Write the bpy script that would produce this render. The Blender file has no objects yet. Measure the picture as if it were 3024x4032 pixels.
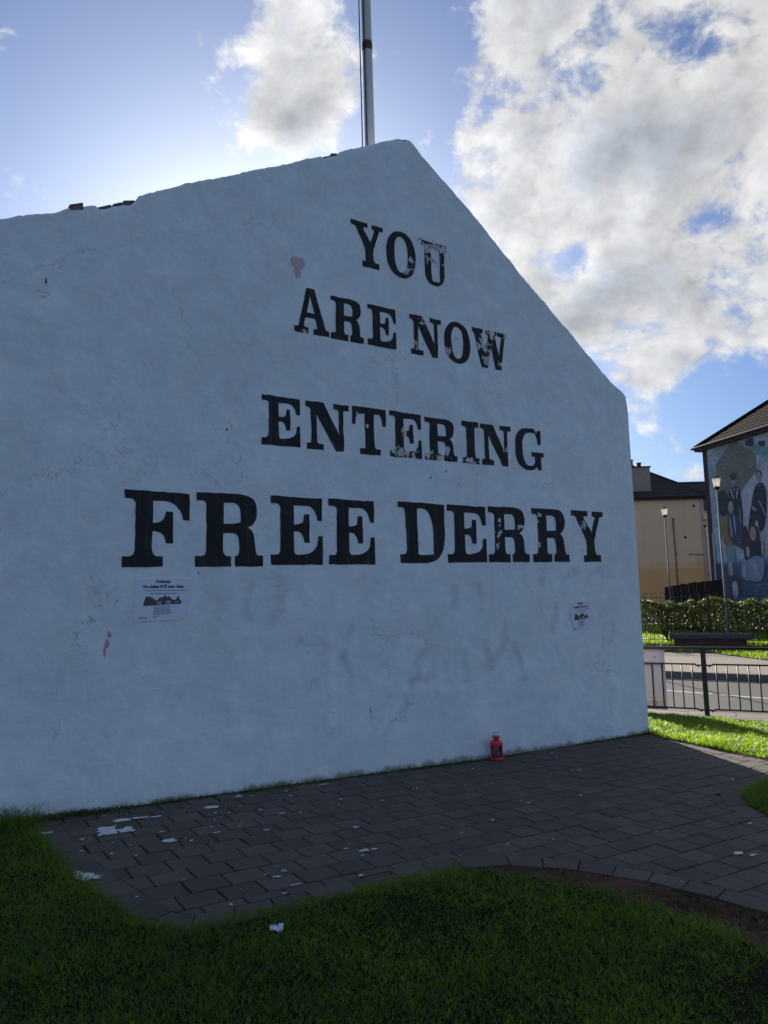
import bpy, math, random
import numpy as np
from mathutils import Vector, Matrix, noise as mnoise

random.seed(7)
rng = np.random.default_rng(7)
scene = bpy.context.scene
COL = scene.collection
R = math.radians

# ------------------------------------------------------------------ camera
EYE = 1.57
PITCH, ROLL = R(6.1), -R(1.66)
fwd = Vector((0, math.cos(PITCH), math.sin(PITCH)))
rt0 = Vector((1, 0, 0)); up0 = rt0.cross(fwd)
c_, s_ = math.cos(ROLL), math.sin(ROLL)
Rv = rt0 * c_ + up0 * s_
Uv = up0 * c_ - rt0 * s_
cd = bpy.data.cameras.new('camera')
cam = bpy.data.objects.new('camera', cd); COL.objects.link(cam)
cam.matrix_world = Matrix(((Rv.x, Uv.x, -fwd.x, 0), (Rv.y, Uv.y, -fwd.y, 0), (Rv.z, Uv.z, -fwd.z, EYE), (0, 0, 0, 1)))
cd.sensor_fit = 'VERTICAL'; cd.sensor_height = 36; cd.lens = 25.99
cd.clip_start = 0.05; cd.clip_end = 3000
scene.camera = cam

# ------------------------------------------------------------------ light
SUN_EL, SUN_AZ = R(17.5), R(-9.0)          # azimuth from +Y towards +X
EXPO = 1.1
scene.view_settings.view_transform = 'Standard'
scene.view_settings.look = 'None'
scene.view_settings.exposure = EXPO
scene.view_settings.gamma = 1
scene.view_settings.use_curve_mapping = False
sd = bpy.data.lights.new('sun', 'SUN'); sd.energy = 5.0; sd.angle = R(0.5); sd.color = (1, .92, .80)
sun = bpy.data.objects.new('sun', sd); COL.objects.link(sun)
sdir = Vector((math.sin(SUN_AZ) * math.cos(SUN_EL), math.cos(SUN_AZ) * math.cos(SUN_EL), math.sin(SUN_EL)))
sun.rotation_euler = sdir.to_track_quat('Z', 'Y').to_euler()


class NT:
    """small node-building helper"""
    def __init__(s, tree):
        s.t = tree; tree.nodes.clear()
    def n(s, kind, **kw):
        nd = s.t.nodes.new(kind)
        for k, v in kw.items():
            setattr(nd, k, v)
        return nd
    def l(s, a, b):
        s.t.links.new(a, b)
    def put(s, sock, v):
        if isinstance(v, bpy.types.NodeSocket): s.l(v, sock)
        elif isinstance(v, (tuple, list)) and sock.type == 'RGBA' and len(v) == 3: sock.default_value = (*v, 1)
        else: sock.default_value = v
    def m(s, op, a, b=None, c=None, clamp=False):
        nd = s.n('ShaderNodeMath', operation=op, use_clamp=clamp)
        s.put(nd.inputs[0], a)
        if b is not None: s.put(nd.inputs[1], b)
        if c is not None: s.put(nd.inputs[2], c)
        return nd.outputs[0]
    def v(s, op, a, b=None, out=0):
        nd = s.n('ShaderNodeVectorMath', operation=op)
        s.put(nd.inputs[0], a)
        if b is not None:
            if op == 'SCALE': s.put(nd.inputs[3], b)
            else: s.put(nd.inputs[1], b)
        return nd.outputs[out]
    def ss(s, x, lo, hi, a=0.0, b=1.0):
        nd = s.n('ShaderNodeMapRange', interpolation_type='SMOOTHSTEP')
        s.put(nd.inputs[0], x); s.put(nd.inputs[1], lo); s.put(nd.inputs[2], hi); s.put(nd.inputs[3], a); s.put(nd.inputs[4], b)
        return nd.outputs[0]
    def mix(s, f, a, b, mode='MIX'):
        nd = s.n('ShaderNodeMix', data_type='RGBA', blend_type=mode)
        s.put(nd.inputs[0], f); s.put(nd.inputs[6], a); s.put(nd.inputs[7], b)
        return nd.outputs[2]
    def noise(s, vec, scale, detail=4, rough=.55, dist=0.0, out=0):
        nd = s.n('ShaderNodeTexNoise')
        if vec is not None: s.l(vec, nd.inputs['Vector'])
        nd.inputs['Scale'].default_value = scale; nd.inputs['Detail'].default_value = detail
        nd.inputs['Roughness'].default_value = rough; nd.inputs['Distortion'].default_value = dist
        return nd.outputs[out]
    def xyz(s, vec):
        nd = s.n('ShaderNodeSeparateXYZ'); s.l(vec, nd.inputs[0]); return nd.outputs
    def comb(s, x, y, z):
        nd = s.n('ShaderNodeCombineXYZ')
        for i, q in enumerate((x, y, z)): s.put(nd.inputs[i], q)
        return nd.outputs[0]
    def obj(s):
        return s.n('ShaderNodeTexCoord').outputs['Object']
    def bump(s, h, strength=.4, dist=.01, nrm=None):
        nd = s.n('ShaderNodeBump'); nd.inputs['Strength'].default_value = strength; nd.inputs['Distance'].default_value = dist
        s.l(h, nd.inputs['Height'])
        if nrm is not None: s.l(nrm, nd.inputs['Normal'])
        return nd.outputs[0]
    def bsdf(s, col, rough=.8, nrm=None, metal=0.0, spec=.3, **kw):
        p = s.n('ShaderNodeBsdfPrincipled')
        s.put(p.inputs['Base Color'], col); s.put(p.inputs['Roughness'], rough); s.put(p.inputs['Metallic'], metal)
        p.inputs['Specular IOR Level'].default_value = spec
        if nrm is not None: s.l(nrm, p.inputs['Normal'])
        for k, v_ in kw.items(): s.put(p.inputs[k], v_)
        return p.outputs[0]
    def out(s, sh):
        o = s.n('ShaderNodeOutputMaterial'); s.l(sh, o.inputs[0])


# ------------------------------------------------------------------ sky
world = bpy.data.worlds.new('World'); scene.world = world; world.use_nodes = True
W = NT(world.node_tree)
SKY = 0.05
sky = W.n('ShaderNodeTexSky', sky_type='NISHITA')
sky.sun_disc = False; sky.sun_elevation = SUN_EL; sky.sun_rotation = SUN_AZ
sky.air_density = 1.0; sky.dust_density = 0.8; sky.ozone_density = 2.2
d = W.v('NORMALIZE', W.n('ShaderNodeTexCoord').outputs['Generated'])
dx, dy, dz = W.xyz(d)
dzc = W.m('MAXIMUM', dz, 0.0)
# clouds live on a layer overhead: project the direction on it
inv = W.m('DIVIDE', 1.0, W.m('ADD', dzc, 0.22))
cp = W.comb(W.m('MULTIPLY', dx, inv), W.m('MULTIPLY', dy, inv), 0.0)
BLOBS = [((-.085, .770, .633), .070, .46), ((-.087, .797, .598), .056, .46), ((-.105, .820, .562), .045, .44), ((-.01, .78, .62), .045, .34),
         ((.217, .836, .504), .085, .95), ((.34, .794, .503), .13, 1.2), ((.329, .858, .396), .085, 1.1), ((.439, .796, .425), .085, 1.1),
         ((.37, .885, .335), .04, .6), ((.325, .902, .278), .032, .8), ((.25, .87, .43), .07, .8), ((.41, .83, .355), .045, .55), ((.56, .70, .45), .15, .9),
         ((.20, .762, .606), .06, .75), ((.27, .745, .61), .07, .75), ((.406, .703, .584), .055, .7), ((.33, .73, .60), .06, .7), ((.30, .64, .70), .12, .7),
         ((.15, .84, .52), .035, .5), ((-.6, .3, .74), .14, .5), ((.8, .3, .5), .16, .6)]
acc = None
for cvec, sg, amp in BLOBS:
    L = math.sqrt(sum(q * q for q in cvec)); cv = tuple(q / L for q in cvec)
    dist = W.v('DISTANCE', d, cv, out=1)
    g = W.m('MULTIPLY', W.m('EXPONENT', W.m('MULTIPLY', W.m('MULTIPLY', dist, dist), -0.5 / sg ** 2)), amp)
    acc = g if acc is None else W.m('ADD', acc, g)
acc = W.m('MINIMUM', acc, 1.0)
holes = None
for cvec, sg, amp in [((0.261, 0.784, 0.563), .035, .28), ((0.352, 0.751, 0.558), .03, .25), ((0.112, 0.813, 0.571), .035, .45), ((0.255, 0.880, 0.400), .016, .24), ((0.316, 0.837, 0.447), .014, .22), ((.36, .735, .57), .030, .28), ((.43, .71, .555), .03, .25), ((.255, .842, .475), .0, .0)]:
    if sg == 0: continue
    L = math.sqrt(sum(q * q for q in cvec)); cv = tuple(q / L for q in cvec)
    dist = W.v('DISTANCE', d, cv, out=1)
    g = W.m('MULTIPLY', W.m('EXPONENT', W.m('MULTIPLY', W.m('MULTIPLY', dist, dist), -0.5 / sg ** 2)), amp)
    holes = g if holes is None else W.m('ADD', holes, g)
acc = W.m('SUBTRACT', acc, holes)
dq = W.v('MULTIPLY', d, (1.0, 1.0, 1.35))
wv = W.n('ShaderNodeTexNoise'); W.l(dq, wv.inputs['Vector']); wv.inputs['Scale'].default_value = 5; wv.inputs['Detail'].default_value = 3
dq = W.v('ADD', dq, W.v('SCALE', W.v('SUBTRACT', wv.outputs['Color'], (.5, .5, .5)), .06))
n1 = W.noise(dq, 6.5, 12, .62, .1)
tosun = W.v('SCALE', W.v('NORMALIZE', W.v('SUBTRACT', tuple(sdir), d)), .022)
n1l = W.noise(dq, 6.5, 5, .58, .1)
n1b = W.noise(W.v('ADD', dq, tosun), 6.5, 5, .58, .1)
n2 = W.noise(W.v('ADD', dq, (4.3, 1.7, 2.2)), 21.0, 10, .68, .2)
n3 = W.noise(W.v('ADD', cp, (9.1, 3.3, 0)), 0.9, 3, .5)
fb = W.m('ADD', W.m('MULTIPLY', W.m('SUBTRACT', n1, .5), 2.5), W.m('MULTIPLY', W.m('SUBTRACT', n2, .5), 1.25))
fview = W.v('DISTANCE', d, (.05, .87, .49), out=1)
gen = W.m('SUBTRACT', W.m('MULTIPLY', W.m('SUBTRACT', n3, .39), 1.9), W.m('MULTIPLY', W.m('EXPONENT', W.m('MULTIPLY', W.m('MULTIPLY', fview, fview), -2.4)), .55))  # unseen clouds added behind the camera to brighten the wall, held back in view
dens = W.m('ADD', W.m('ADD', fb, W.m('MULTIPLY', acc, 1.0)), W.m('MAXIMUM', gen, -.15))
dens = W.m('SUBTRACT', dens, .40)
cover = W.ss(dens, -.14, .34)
thick = W.ss(W.m('ADD', W.m('MULTIPLY', acc, .62), W.m('MULTIPLY', W.m('SUBTRACT', n1, .5), 1.5)), .33, .90)
sunang = W.v('DISTANCE', d, tuple(sdir), out=1)
near = W.m('EXPONENT', W.m('MULTIPLY', sunang, -3.0))
inS = 1.0 / (SKY * 2 ** EXPO)
front = W.ss(sunang, .9, 1.6)            # clouds away from the sun are whitened to throw more light on the wall
thick = W.m('MULTIPLY', thick, W.m('SUBTRACT', 1.0, W.m('MULTIPLY', front, .8)))
bright = W.m('ADD', W.m('ADD', .62, W.m('MULTIPLY', front, .36)), W.m('MULTIPLY', near, .9))
relief = W.m('SUBTRACT', 1.0, W.m('MULTIPLY', W.m('SUBTRACT', n1b, n1l), 2.5))
det = W.m('MAXIMUM', .35, W.m('MULTIPLY', relief, W.m('ADD', 1.0, W.m('MULTIPLY', W.m('SUBTRACT', n2, .5), .42))))
bright = W.m('MULTIPLY', bright, det)
cl_l = W.v('SCALE', (1.0, .99, .98), W.m('MULTIPLY', bright, inS))
cl_d = W.v('SCALE', (.42, .46, .53), W.m('MULTIPLY', det, inS))
cl = W.mix(thick, cl_l, cl_d)
skyc = W.v('MULTIPLY', sky.outputs[0], (.56, .735, 1.06))
# aureole of forward-scattered light round the sun
aur = W.m('ADD', W.m('MULTIPLY', W.m('EXPONENT', W.m('MULTIPLY', sunang, -7.5)), 2.4), W.m('MULTIPLY', W.m('EXPONENT', W.m('MULTIPLY', sunang, -2.6)), .10))
skyc = W.v('ADD', skyc, W.v('SCALE', (1.0, .95, .86), W.m('MULTIPLY', aur, inS)))
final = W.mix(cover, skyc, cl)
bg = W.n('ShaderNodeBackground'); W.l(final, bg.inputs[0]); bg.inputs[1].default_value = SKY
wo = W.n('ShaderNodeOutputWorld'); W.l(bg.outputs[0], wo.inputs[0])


# ------------------------------------------------------------------ helpers
def mat(name, fn):
    m = bpy.data.materials.new(name); m.use_nodes = True
    fn(NT(m.node_tree)); return m

def plain(name, col, rough=.7, metal=0.0, var=.15, scale=8, bump=.0, spec=.3):
    def f(N):
        o = N.obj()
        n = N.noise(o, scale, 5, .6)
        k = N.m('ADD', 1 - var, N.m('MULTIPLY', n, 2 * var))
        cc = N.v('SCALE', col, k)
        nb = N.bump(N.noise(o, scale * 6, 4, .6), bump, .01) if bump else None
        N.out(N.bsdf(cc, rough, nb, metal, spec))
    return mat(name, f)

def mesh_obj(name, verts, faces, m=None, parent=None, loc=None, smooth=False):
    me = bpy.data.meshes.new(name); me.from_pydata([tuple(v) for v in verts], [], faces); me.update()
    if m: me.materials.append(m)
    o = bpy.data.objects.new(name, me); COL.objects.link(o)
    if parent: o.parent = parent
    if loc: o.location = loc
    if smooth:
        for p in me.polygons: p.use_smooth = True
    return o

def tag(o, label=None, cat=None, group=None, kind=None):
    if label: o['label'] = label
    if cat: o['category'] = cat
    if group: o['group'] = group
    if kind: o['kind'] = kind
    return o

def empty(name, loc, rz=0):
    o = bpy.data.objects.new(name, None); COL.objects.link(o); o.location = loc; o.rotation_euler = (0, 0, rz)
    o.empty_display_size = .1
    return o

def copy_tree(o, parent=None):
    c = o.copy(); COL.objects.link(c)
    if parent: c.parent = parent
    for ch in list(o.children): copy_tree(ch, c)
    return c

class MB:
    def __init__(s): s.v = []; s.f = []
    def add(s, vs, fs):
        b = len(s.v); s.v += [tuple(q) for q in vs]; s.f += [tuple(b + i for i in f) for f in fs]
    def box(s, x0, x1, y0, y1, z0, z1):
        s.add([(x0, y0, z0), (x1, y0, z0), (x1, y1, z0), (x0, y1, z0), (x0, y0, z1), (x1, y0, z1), (x1, y1, z1), (x0, y1, z1)],
              [(0, 3, 2, 1), (4, 5, 6, 7), (0, 1, 5, 4), (1, 2, 6, 5), (2, 3, 7, 6), (3, 0, 4, 7)])
    def prism(s, poly, z0, z1, inset=0):
        """poly: ccw list of (x,y)"""
        n = len(poly)
        if inset:
            cx = sum(p[0] for p in poly) / n; cy = sum(p[1] for p in poly) / n
            top = []
            for x, y in poly:
                L = math.hypot(x - cx, y - cy) or 1
                k = max(0, 1 - inset / L); top.append((cx + (x - cx) * k, cy + (y - cy) * k))
            vs = [(x, y, z0) for x, y in poly] + [(x, y, z1 - inset) for x, y in poly] + [(x, y, z1) for x, y in top]
            fs = [tuple(range(2 * n, 3 * n))] + [(i, (i + 1) % n, n + (i + 1) % n, n + i) for i in range(n)] + [(n + i, n + (i + 1) % n, 2 * n + (i + 1) % n, 2 * n + i) for i in range(n)]
        else:
            vs = [(x, y, z0) for x, y in poly] + [(x, y, z1) for x, y in poly]
            fs = [tuple(range(n, 2 * n)), tuple(range(n - 1, -1, -1))] + [(i, (i + 1) % n, n + (i + 1) % n, n + i) for i in range(n)]
        s.add(vs, fs)
    def lathe(s, prof, cx=0, cy=0, seg=16, cap=True):
        n = len(prof); vs = []
        for r_, z in prof:
            for k in range(seg):
                a = 2 * math.pi * k / seg; vs.append((cx + r_ * math.cos(a), cy + r_ * math.sin(a), z))
        fs = []
        for i in range(n - 1):
            for k in range(seg):
                k2 = (k + 1) % seg; fs.append((i * seg + k, i * seg + k2, (i + 1) * seg + k2, (i + 1) * seg + k))
        if cap:
            fs.append(tuple(range(seg - 1, -1, -1))); fs.append(tuple((n - 1) * seg + k for k in range(seg)))
        s.add(vs, fs)
    def tube(s, pts, r_, seg=6):
        pts = [Vector(p) for p in pts]; vs = []; n = len(pts)
        rr = r_ if isinstance(r_, (list, tuple)) else [r_] * n
        for i, p in enumerate(pts):
            t = (pts[min(i + 1, n - 1)] - pts[max(i - 1, 0)]).normalized()
            a = t.orthogonal().normalized() if abs(t.z) < .99 else Vector((1, 0, 0)); b = t.cross(a)
            if i and a.dot(pa) < 0: a = -a; b = -b
            if i:
                a = (pa - t * pa.dot(t)).normalized(); b = t.cross(a)
            pa = a
            for k in range(seg):
                an = 2 * math.pi * k / seg; vs.append(p + (a * math.cos(an) + b * math.sin(an)) * rr[i])
        fs = [(i * seg + k, i * seg + (k + 1) % seg, (i + 1) * seg + (k + 1) % seg, (i + 1) * seg + k) for i in range(n - 1) for k in range(seg)]
        fs += [tuple(range(seg - 1, -1, -1)), tuple((n - 1) * seg + k for k in range(seg))]
        s.add(vs, fs)
    def build(s, name, m=None, parent=None, smooth=False, loc=None):
        return mesh_obj(name, s.v, s.f, m, parent, loc, smooth)

def bevel(o, w=.01, seg=2):
    md = o.modifiers.new('bevel', 'BEVEL'); md.width = w; md.segments = seg; md.limit_method = 'ANGLE'; md.angle_limit = R(40)
    return o

def fnoise(x, y, z=0.0): return mnoise.noise(Vector((x, y, z)))

# ------------------------------------------------------------------ frames of reference
D = Vector((.84000563, .54257769, 0)); N_ = Vector((-.54257769, .84000563, 0))
WO = Vector((.9918245, 7.09239543, 0))                 # origin of the wall frame
WANG = math.atan2(D.y, D.x)
GS = [(-60, 1.2), (-12, .42), (-3.98, .17), (0, 0.0), (2.2, -.05), (4.2, -.2), (6, -.24), (60, -.24)]
gsx = [a for a, b in GS]; gsy = [b for a, b in GS]
def gh(s): return float(np.interp(s, gsx, gsy))
def st2w(s, t, z=0.0):
    p = WO + D * s - N_ * t; return Vector((p.x, p.y, z))
RAIL0 = Vector((4.236, 10.111, 0)); RD = Vector((.8819, -.4714, 0)).normalized(); RQ = Vector((.4714, .8819, 0)).normalized()
KD = Vector((.815, -.58, 0)).normalized(); KQ = Vector((.58, .815, 0)).normalized(); K0 = Vector((5.45, 15.26, 0))

# ------------------------------------------------------------------ materials
M = {}
FLAKES = [(-0.85,4.54,0.053,0.045),(-0.79,4.65,0.039,0.033),(-0.61,4.82,0.064,0.054),(-0.50,4.84,0.094,0.07),(-0.41,4.86,0.04,0.035),(-0.53,4.72,0.08,0.06),
 (0.17,4.09,0.065,0.05),(0.06,3.96,0.075,0.063),(0.08,3.81,0.056,0.05),(-0.02,3.95,0.036,0.035),(0.26,3.80,0.035,0.03),(0.34,4.11,0.036,0.03),(-0.70,4.07,0.026,0.03),(-0.77,3.85,0.03,0.04),(-0.40,3.84,0.04,0.04),(-1.93,3.77,0.026,0.018),
 (-0.96,2.80,0.13,0.055),(-0.95,3.0,0.03,0.03),(-0.67,2.81,0.046,0.04),(-0.46,2.86,0.05,0.049),(-0.55,2.78,0.044,0.03),(-0.17,2.78,0.07,0.03),(0.29,2.92,0.03,0.03),(-1.33,3.02,0.025,0.023),(-1.43,3.12,0.025,0.022),
 (0.15,2.22,0.025,0.03),(0.14,2.09,0.03,0.04),(0.12,1.98,0.025,0.03),(0.42,2.16,0.041,0.025),(0.70,2.29,0.026,0.024),(0.64,2.22,0.034,0.027),(0.66,2.00,0.036,0.034),(1.33,2.20,0.045,0.035)]
def flake_mask(N, o, lst, k=1.0):
    x, y, z = N.xyz(o); acc = None
    for (u, h, ru, rh) in lst:
        a = N.m('DIVIDE', N.m('SUBTRACT', x, u), ru); b = N.m('DIVIDE', N.m('SUBTRACT', z, h), rh)
        q = N.m('SUBTRACT', 1.5, N.m('SQRT', N.m('ADD', N.m('MULTIPLY', a, a), N.m('MULTIPLY', b, b))))
        acc = q if acc is None else N.m('MAXIMUM', acc, q)
    nz = N.noise(o, 22, 5, .62)
    return N.ss(N.m('ADD', N.m('MULTIPLY', acc, .5 * k), N.m('MULTIPLY', N.m('SUBTRACT', nz, .5), 2.4)), .42, .47)

def f_wall(N):
    o = N.obj()
    x, y, z = N.xyz(o)
    big = N.noise(o, .9, 5, .6, .4); mid = N.noise(N.v('MULTIPLY', o, (1, 1, .7)), 5, 6, .62, .5); fine = N.noise(o, 26, 5, .65)
    m2 = N.noise(N.v('ADD', o, (8, 3, 5)), 2.6, 7, .68, .8)
    k = N.m('ADD', .70, N.m('ADD', N.m('MULTIPLY', big, .22), N.m('ADD', N.m('MULTIPLY', mid, .32), N.m('MULTIPLY', m2, .34))))
    c = N.v('SCALE', (.69, .77, .81), k)
    # older coats of paint showing bluish, others greenish
    c = N.mix(N.ss(N.noise(N.v('ADD', o, (7, 0, 3)), 1.3, 5, .6), .5, .72, 0, .35), c, (.58, .70, .70))
    c = N.mix(N.ss(N.noise(N.v('ADD', o, (2, 0, 9)), 2.1, 6, .65), .56, .75, 0, .35), c, (.70, .68, .74))
    # grey scuffs and stains
    sc = N.ss(N.noise(N.v('ADD', o, (5, 0, 1)), 9, 8, .7, .6), .66, .74, 0, .55)
    zone = N.ss(N.noise(N.v('ADD', o, (3, 2, 1)), .8, 3), .45, .62)
    c = N.mix(N.m('MULTIPLY', sc, zone), c, (.34, .37, .38))
    # repaired and bare patches round the flaking letters
    pts = [(-.69, 4.90, .055, .05), (-.46, 4.83, .13, .09), (-.53, 4.70, .06, .07), (.10, 3.96, .10, .10), (-.3, 3.98, .03, .03), (-.66, 2.60, .028, .02), (-.33, 2.55, .03, .025), (-.10, 2.66, .02, .028), (-.48, 2.66, .02, .02), (.84, 2.27, .03, .025), (-1.37, .54, .018, .08)]
    c = N.mix(flake_mask(N, o, pts, .8), c, (.42, .44, .42))
    c = N.mix(N.m('MULTIPLY', flake_mask(N, o, [(-2.70, 2.85, .05, .02), (-3.95, 3.70, .04, .035), (-3.62, 1.42, .08, .04), (-3.7, 1.30, .05, .06), (-3.55, 1.52, .03, .02)], .8), .5), c, (.34, .40, .42))
    c = N.mix(flake_mask(N, o, [(-3.935, 3.79, .006, .02), (-2.85, 1.74, .006, .015), (-2.62, 2.86, .008, .012)], 1.2), c, (.03, .03, .035))
    c = N.mix(flake_mask(N, o, [(-1.98, 4.36, .058, .045), (-1.985, 4.29, .028, .05)], 3.2), c, (.58, .50, .54))
    c = N.mix(flake_mask(N, o, [(-3.485, 1.32, .014, .025), (-3.50, 1.27, .013, .035), (-3.515, 1.21, .010, .035)], 1.8), c, (.62, .36, .36))
    # drips under the flaking letters
    dr = N.noise(N.v('MULTIPLY', o, (30, 1, 1.6)), 1.0, 3, .5)
    c = N.mix(N.m('MULTIPLY', N.ss(dr, .64, .75, 0, .10), N.ss(mid, .4, .6)), c, (.45, .47, .48))
    # moss and dirt splashed along the foot of the wall
    foot = N.m('ADD', N.m('MULTIPLY', x, -.035), 0.0)
    hh = N.m('SUBTRACT', z, foot)
    ms = N.m('SUBTRACT', N.m('ADD', -.02, N.m('MULTIPLY', N.noise(N.v('MULTIPLY', o, (1, 1, .5)), 6, 6, .65), .17)), hh)
    c = N.mix(N.ss(ms, 0, .05, 0, .8), c, (.13, .14, .08))
    c = N.mix(N.ss(hh, .25, .0, 0, .15), c, (.45, .50, .46))
    # hairline cracks in the render
    vo = N.n('ShaderNodeTexVoronoi', feature='DISTANCE_TO_EDGE'); vo.inputs['Scale'].default_value = 1.1
    N.l(N.v('ADD', o, N.v('SCALE', N.noise(o, 3, 6, .7, out=1), .5)), vo.inputs['Vector'])
    cr = N.m('MULTIPLY', N.ss(vo.outputs['Distance'], .007, .0, 0, .6), N.ss(N.noise(N.v('ADD', o, (6, 0, 4)), 1.1, 3), .50, .62))
    c = N.mix(cr, c, (.30, .33, .36))
    # trowel sweeps
    tr_ = N.noise(N.v('MULTIPLY', o, (3, 1, 11)), 1.3, 4, .6, 1.5)
    h = N.m('ADD', N.m('MULTIPLY', N.noise(o, 3.5, 4, .5), 1.0), N.m('ADD', N.m('MULTIPLY', mid, .5), N.m('ADD', N.m('MULTIPLY', tr_, .09), N.m('MULTIPLY', fine, .12))))
    N.out(N.bsdf(c, .75, N.bump(h, .55, .05), spec=.25))
M['wall'] = mat('painted_render', f_wall)

def f_black(N):
    o = N.obj()
    n = N.noise(o, 7, 5, .6); streak = N.noise(N.v('MULTIPLY', o, (26, 1, .8)), 1, 3, .6)
    k = N.m('ADD', .7, N.m('ADD', N.m('MULTIPLY', n, .5), N.m('MULTIPLY', N.ss(streak, .55, .7), .5)))
    c = N.v('SCALE', (.016, .018, .022), k)
    c = N.mix(N.m('MULTIPLY', N.ss(streak, .50, .72), N.ss(n, .35, .65)), c, (.045, .05, .06))
    fm = flake_mask(N, o, [(u, h, a * 1.3, b * 1.3) for u, h, a, b in FLAKES])
    nn = N.noise(o, 48, 4, .6); zone = N.ss(N.noise(N.v('ADD', o, (1, 4, 2)), 1.7, 3), .52, .64)
    speck = N.m('MULTIPLY', N.ss(nn, .70, .73), zone)
    fm = N.m('MAXIMUM', fm, speck)
    under = N.mix(N.ss(N.noise(o, 14, 4), .45, .55), (.62, .64, .63), (.45, .47, .45))
    c = N.mix(fm, c, under)
    h = N.m('ADD', N.m('MULTIPLY', N.noise(o, 3.5, 4, .5), 1.0), N.m('MULTIPLY', N.noise(o, 26, 5), .15))
    N.out(N.bsdf(c, .6, N.bump(h, .5, .05), spec=.3))
M['letter'] = mat('black_masonry_paint', f_black)

def f_ghost(N):
    o = N.obj()
    at = N.n('ShaderNodeAttribute', attribute_name='fade').outputs['Fac']
    a = N.m('MULTIPLY', N.m('MULTIPLY', at, N.ss(N.noise(o, 6, 5, .6), .30, .65)), .17)
    tr = N.n('ShaderNodeBsdfTransparent').outputs[0]
    b = N.bsdf((.36, .39, .42), .8)
    mx = N.n('ShaderNodeMixShader'); N.put(mx.inputs[0], a); N.l(tr, mx.inputs[1]); N.l(b, mx.inputs[2]); N.out(mx.outputs[0])
M['ghost'] = mat('overpainted_stain', f_ghost)

def f_brick(N):
    o = N.n('ShaderNodeTexCoord').outputs['Object']
    n = N.noise(o, 12, 5, .6)
    c = N.mix(N.ss(n, .35, .65), (.16, .10, .08), (.24, .19, .16))
    N.out(N.bsdf(c, .9, N.bump(N.noise(o, 40, 4), .6, .01)))
M['brick'] = mat('weathered_brick', f_brick)

def f_paver(N):
    oi = N.n('ShaderNodeObjectInfo').outputs['Random']
    g = N.n('ShaderNodeNewGeometry').outputs['Position']
    n = N.noise(g, 4, 6, .6); f = N.noise(g, 60, 4, .7); cell = N.noise(g, 1.1, 4, .6)
    c = N.mix(oi, (.082, .075, .068), (.118, .106, .095))
    c = N.v('SCALE', c, N.m('ADD', .62, N.m('ADD', N.m('MULTIPLY', n, .45), N.m('MULTIPLY', f, .3))))
    c = N.mix(N.ss(cell, .5, .72, 0, .5), c, (.095, .07, .062))
    c = N.mix(N.ss(N.noise(N.v('ADD', g, (3, 1, 0)), 9, 6, .7), .64, .72, 0, .4), c, (.17, .17, .155))
    N.out(N.bsdf(c, .85, N.bump(N.m('ADD', f, n), .35, .004), spec=.3))
M['paver'] = mat('concrete_block_paver', f_paver)
M['splash'] = plain('dried_white_paint', (.62, .66, .68), .6, var=.2, scale=30)

def f_soil(N):
    g = N.n('ShaderNodeNewGeometry').outputs['Position']
    n = N.noise(g, 2.4, 6, .65); f = N.noise(g, 30, 5, .7)
    c = N.mix(N.ss(n, .4, .62), (.065, .044, .030), (.12, .080, .055))
    c = N.v('SCALE', c, N.m('ADD', .5, f))
    N.out(N.bsdf(c, .95, N.bump(N.m('ADD', N.m('MULTIPLY', f, .6), n), .9, .03), spec=.1))
M['soil'] = mat('damp_soil', f_soil)

def f_blade(c0, c1, tr):
    def f(N):
        g = N.n('ShaderNodeNewGeometry').outputs['Position']
        a = N.n('ShaderNodeAttribute', attribute_name='tone').outputs['Fac']
        n = N.noise(g, 1.6, 4, .6)
        c = N.mix(N.m('ADD', N.m('MULTIPLY', a, .6), N.m('MULTIPLY', N.ss(n, .35, .65), .4)), c0, c1)
        c = N.mix(N.ss(a, .975, .98), c, (.034, .032, .014))
        b = N.bsdf(c, .5, spec=.25)
        t = N.n('ShaderNodeBsdfTranslucent'); N.put(t.inputs[0], N.v('MULTIPLY', c, tr))
        ad = N.n('ShaderNodeAddShader'); N.l(b, ad.inputs[0]); N.l(t.outputs[0], ad.inputs[1]); N.out(ad.outputs[0])
    return f
M['grass'] = mat('lawn_grass', f_blade((.007, .020, .006), (.021, .040, .009), (11.5, 9.0, .8)))
M['leaf'] = mat('privet_leaf', f_blade((.018, .028, .010), (.05, .062, .016), (1.1, 1.2, .5)))
M['weed'] = mat('weed_leaf', f_blade((.03, .05, .015), (.07, .08, .03), (.8, .9, .5)))

def f_asphalt(N):
    g = N.n('ShaderNodeNewGeometry').outputs['Position']
    f = N.noise(g, 45, 4, .75); n = N.noise(g, 1.2, 5, .6)
    c = N.v('SCALE', (.105, .103, .104), N.m('ADD', .45, N.m('ADD', N.m('MULTIPLY', f, .75), N.m('MULTIPLY', n, .45))))
    c = N.mix(N.ss(n, .58, .66, 0, .3), c, (.15, .11, .10))
    N.out(N.bsdf(c, .9, N.bump(f, .6, .01), spec=.15))
M['asphalt'] = mat('asphalt', f_asphalt)
def f_mark(N):
    g = N.n('ShaderNodeNewGeometry').outputs['Position']
    w = N.ss(N.noise(g, 35, 5, .75), .36, .50)
    N.out(N.bsdf(N.mix(w, (.14, .14, .14), (.66, .66, .62)), .75))
M['marking'] = mat('worn_road_paint', f_mark)
M['conc'] = plain('pavement_concrete', (.21, .185, .155), .9, var=.3, scale=3, bump=.3)
M['kerb'] = plain('dark_kerb_stone', (.12, .11, .105), .9, var=.25, scale=6, bump=.3)
M['iron'] = plain('black_painted_iron', (.018, .017, .018), .45, var=.3, scale=20)
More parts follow.
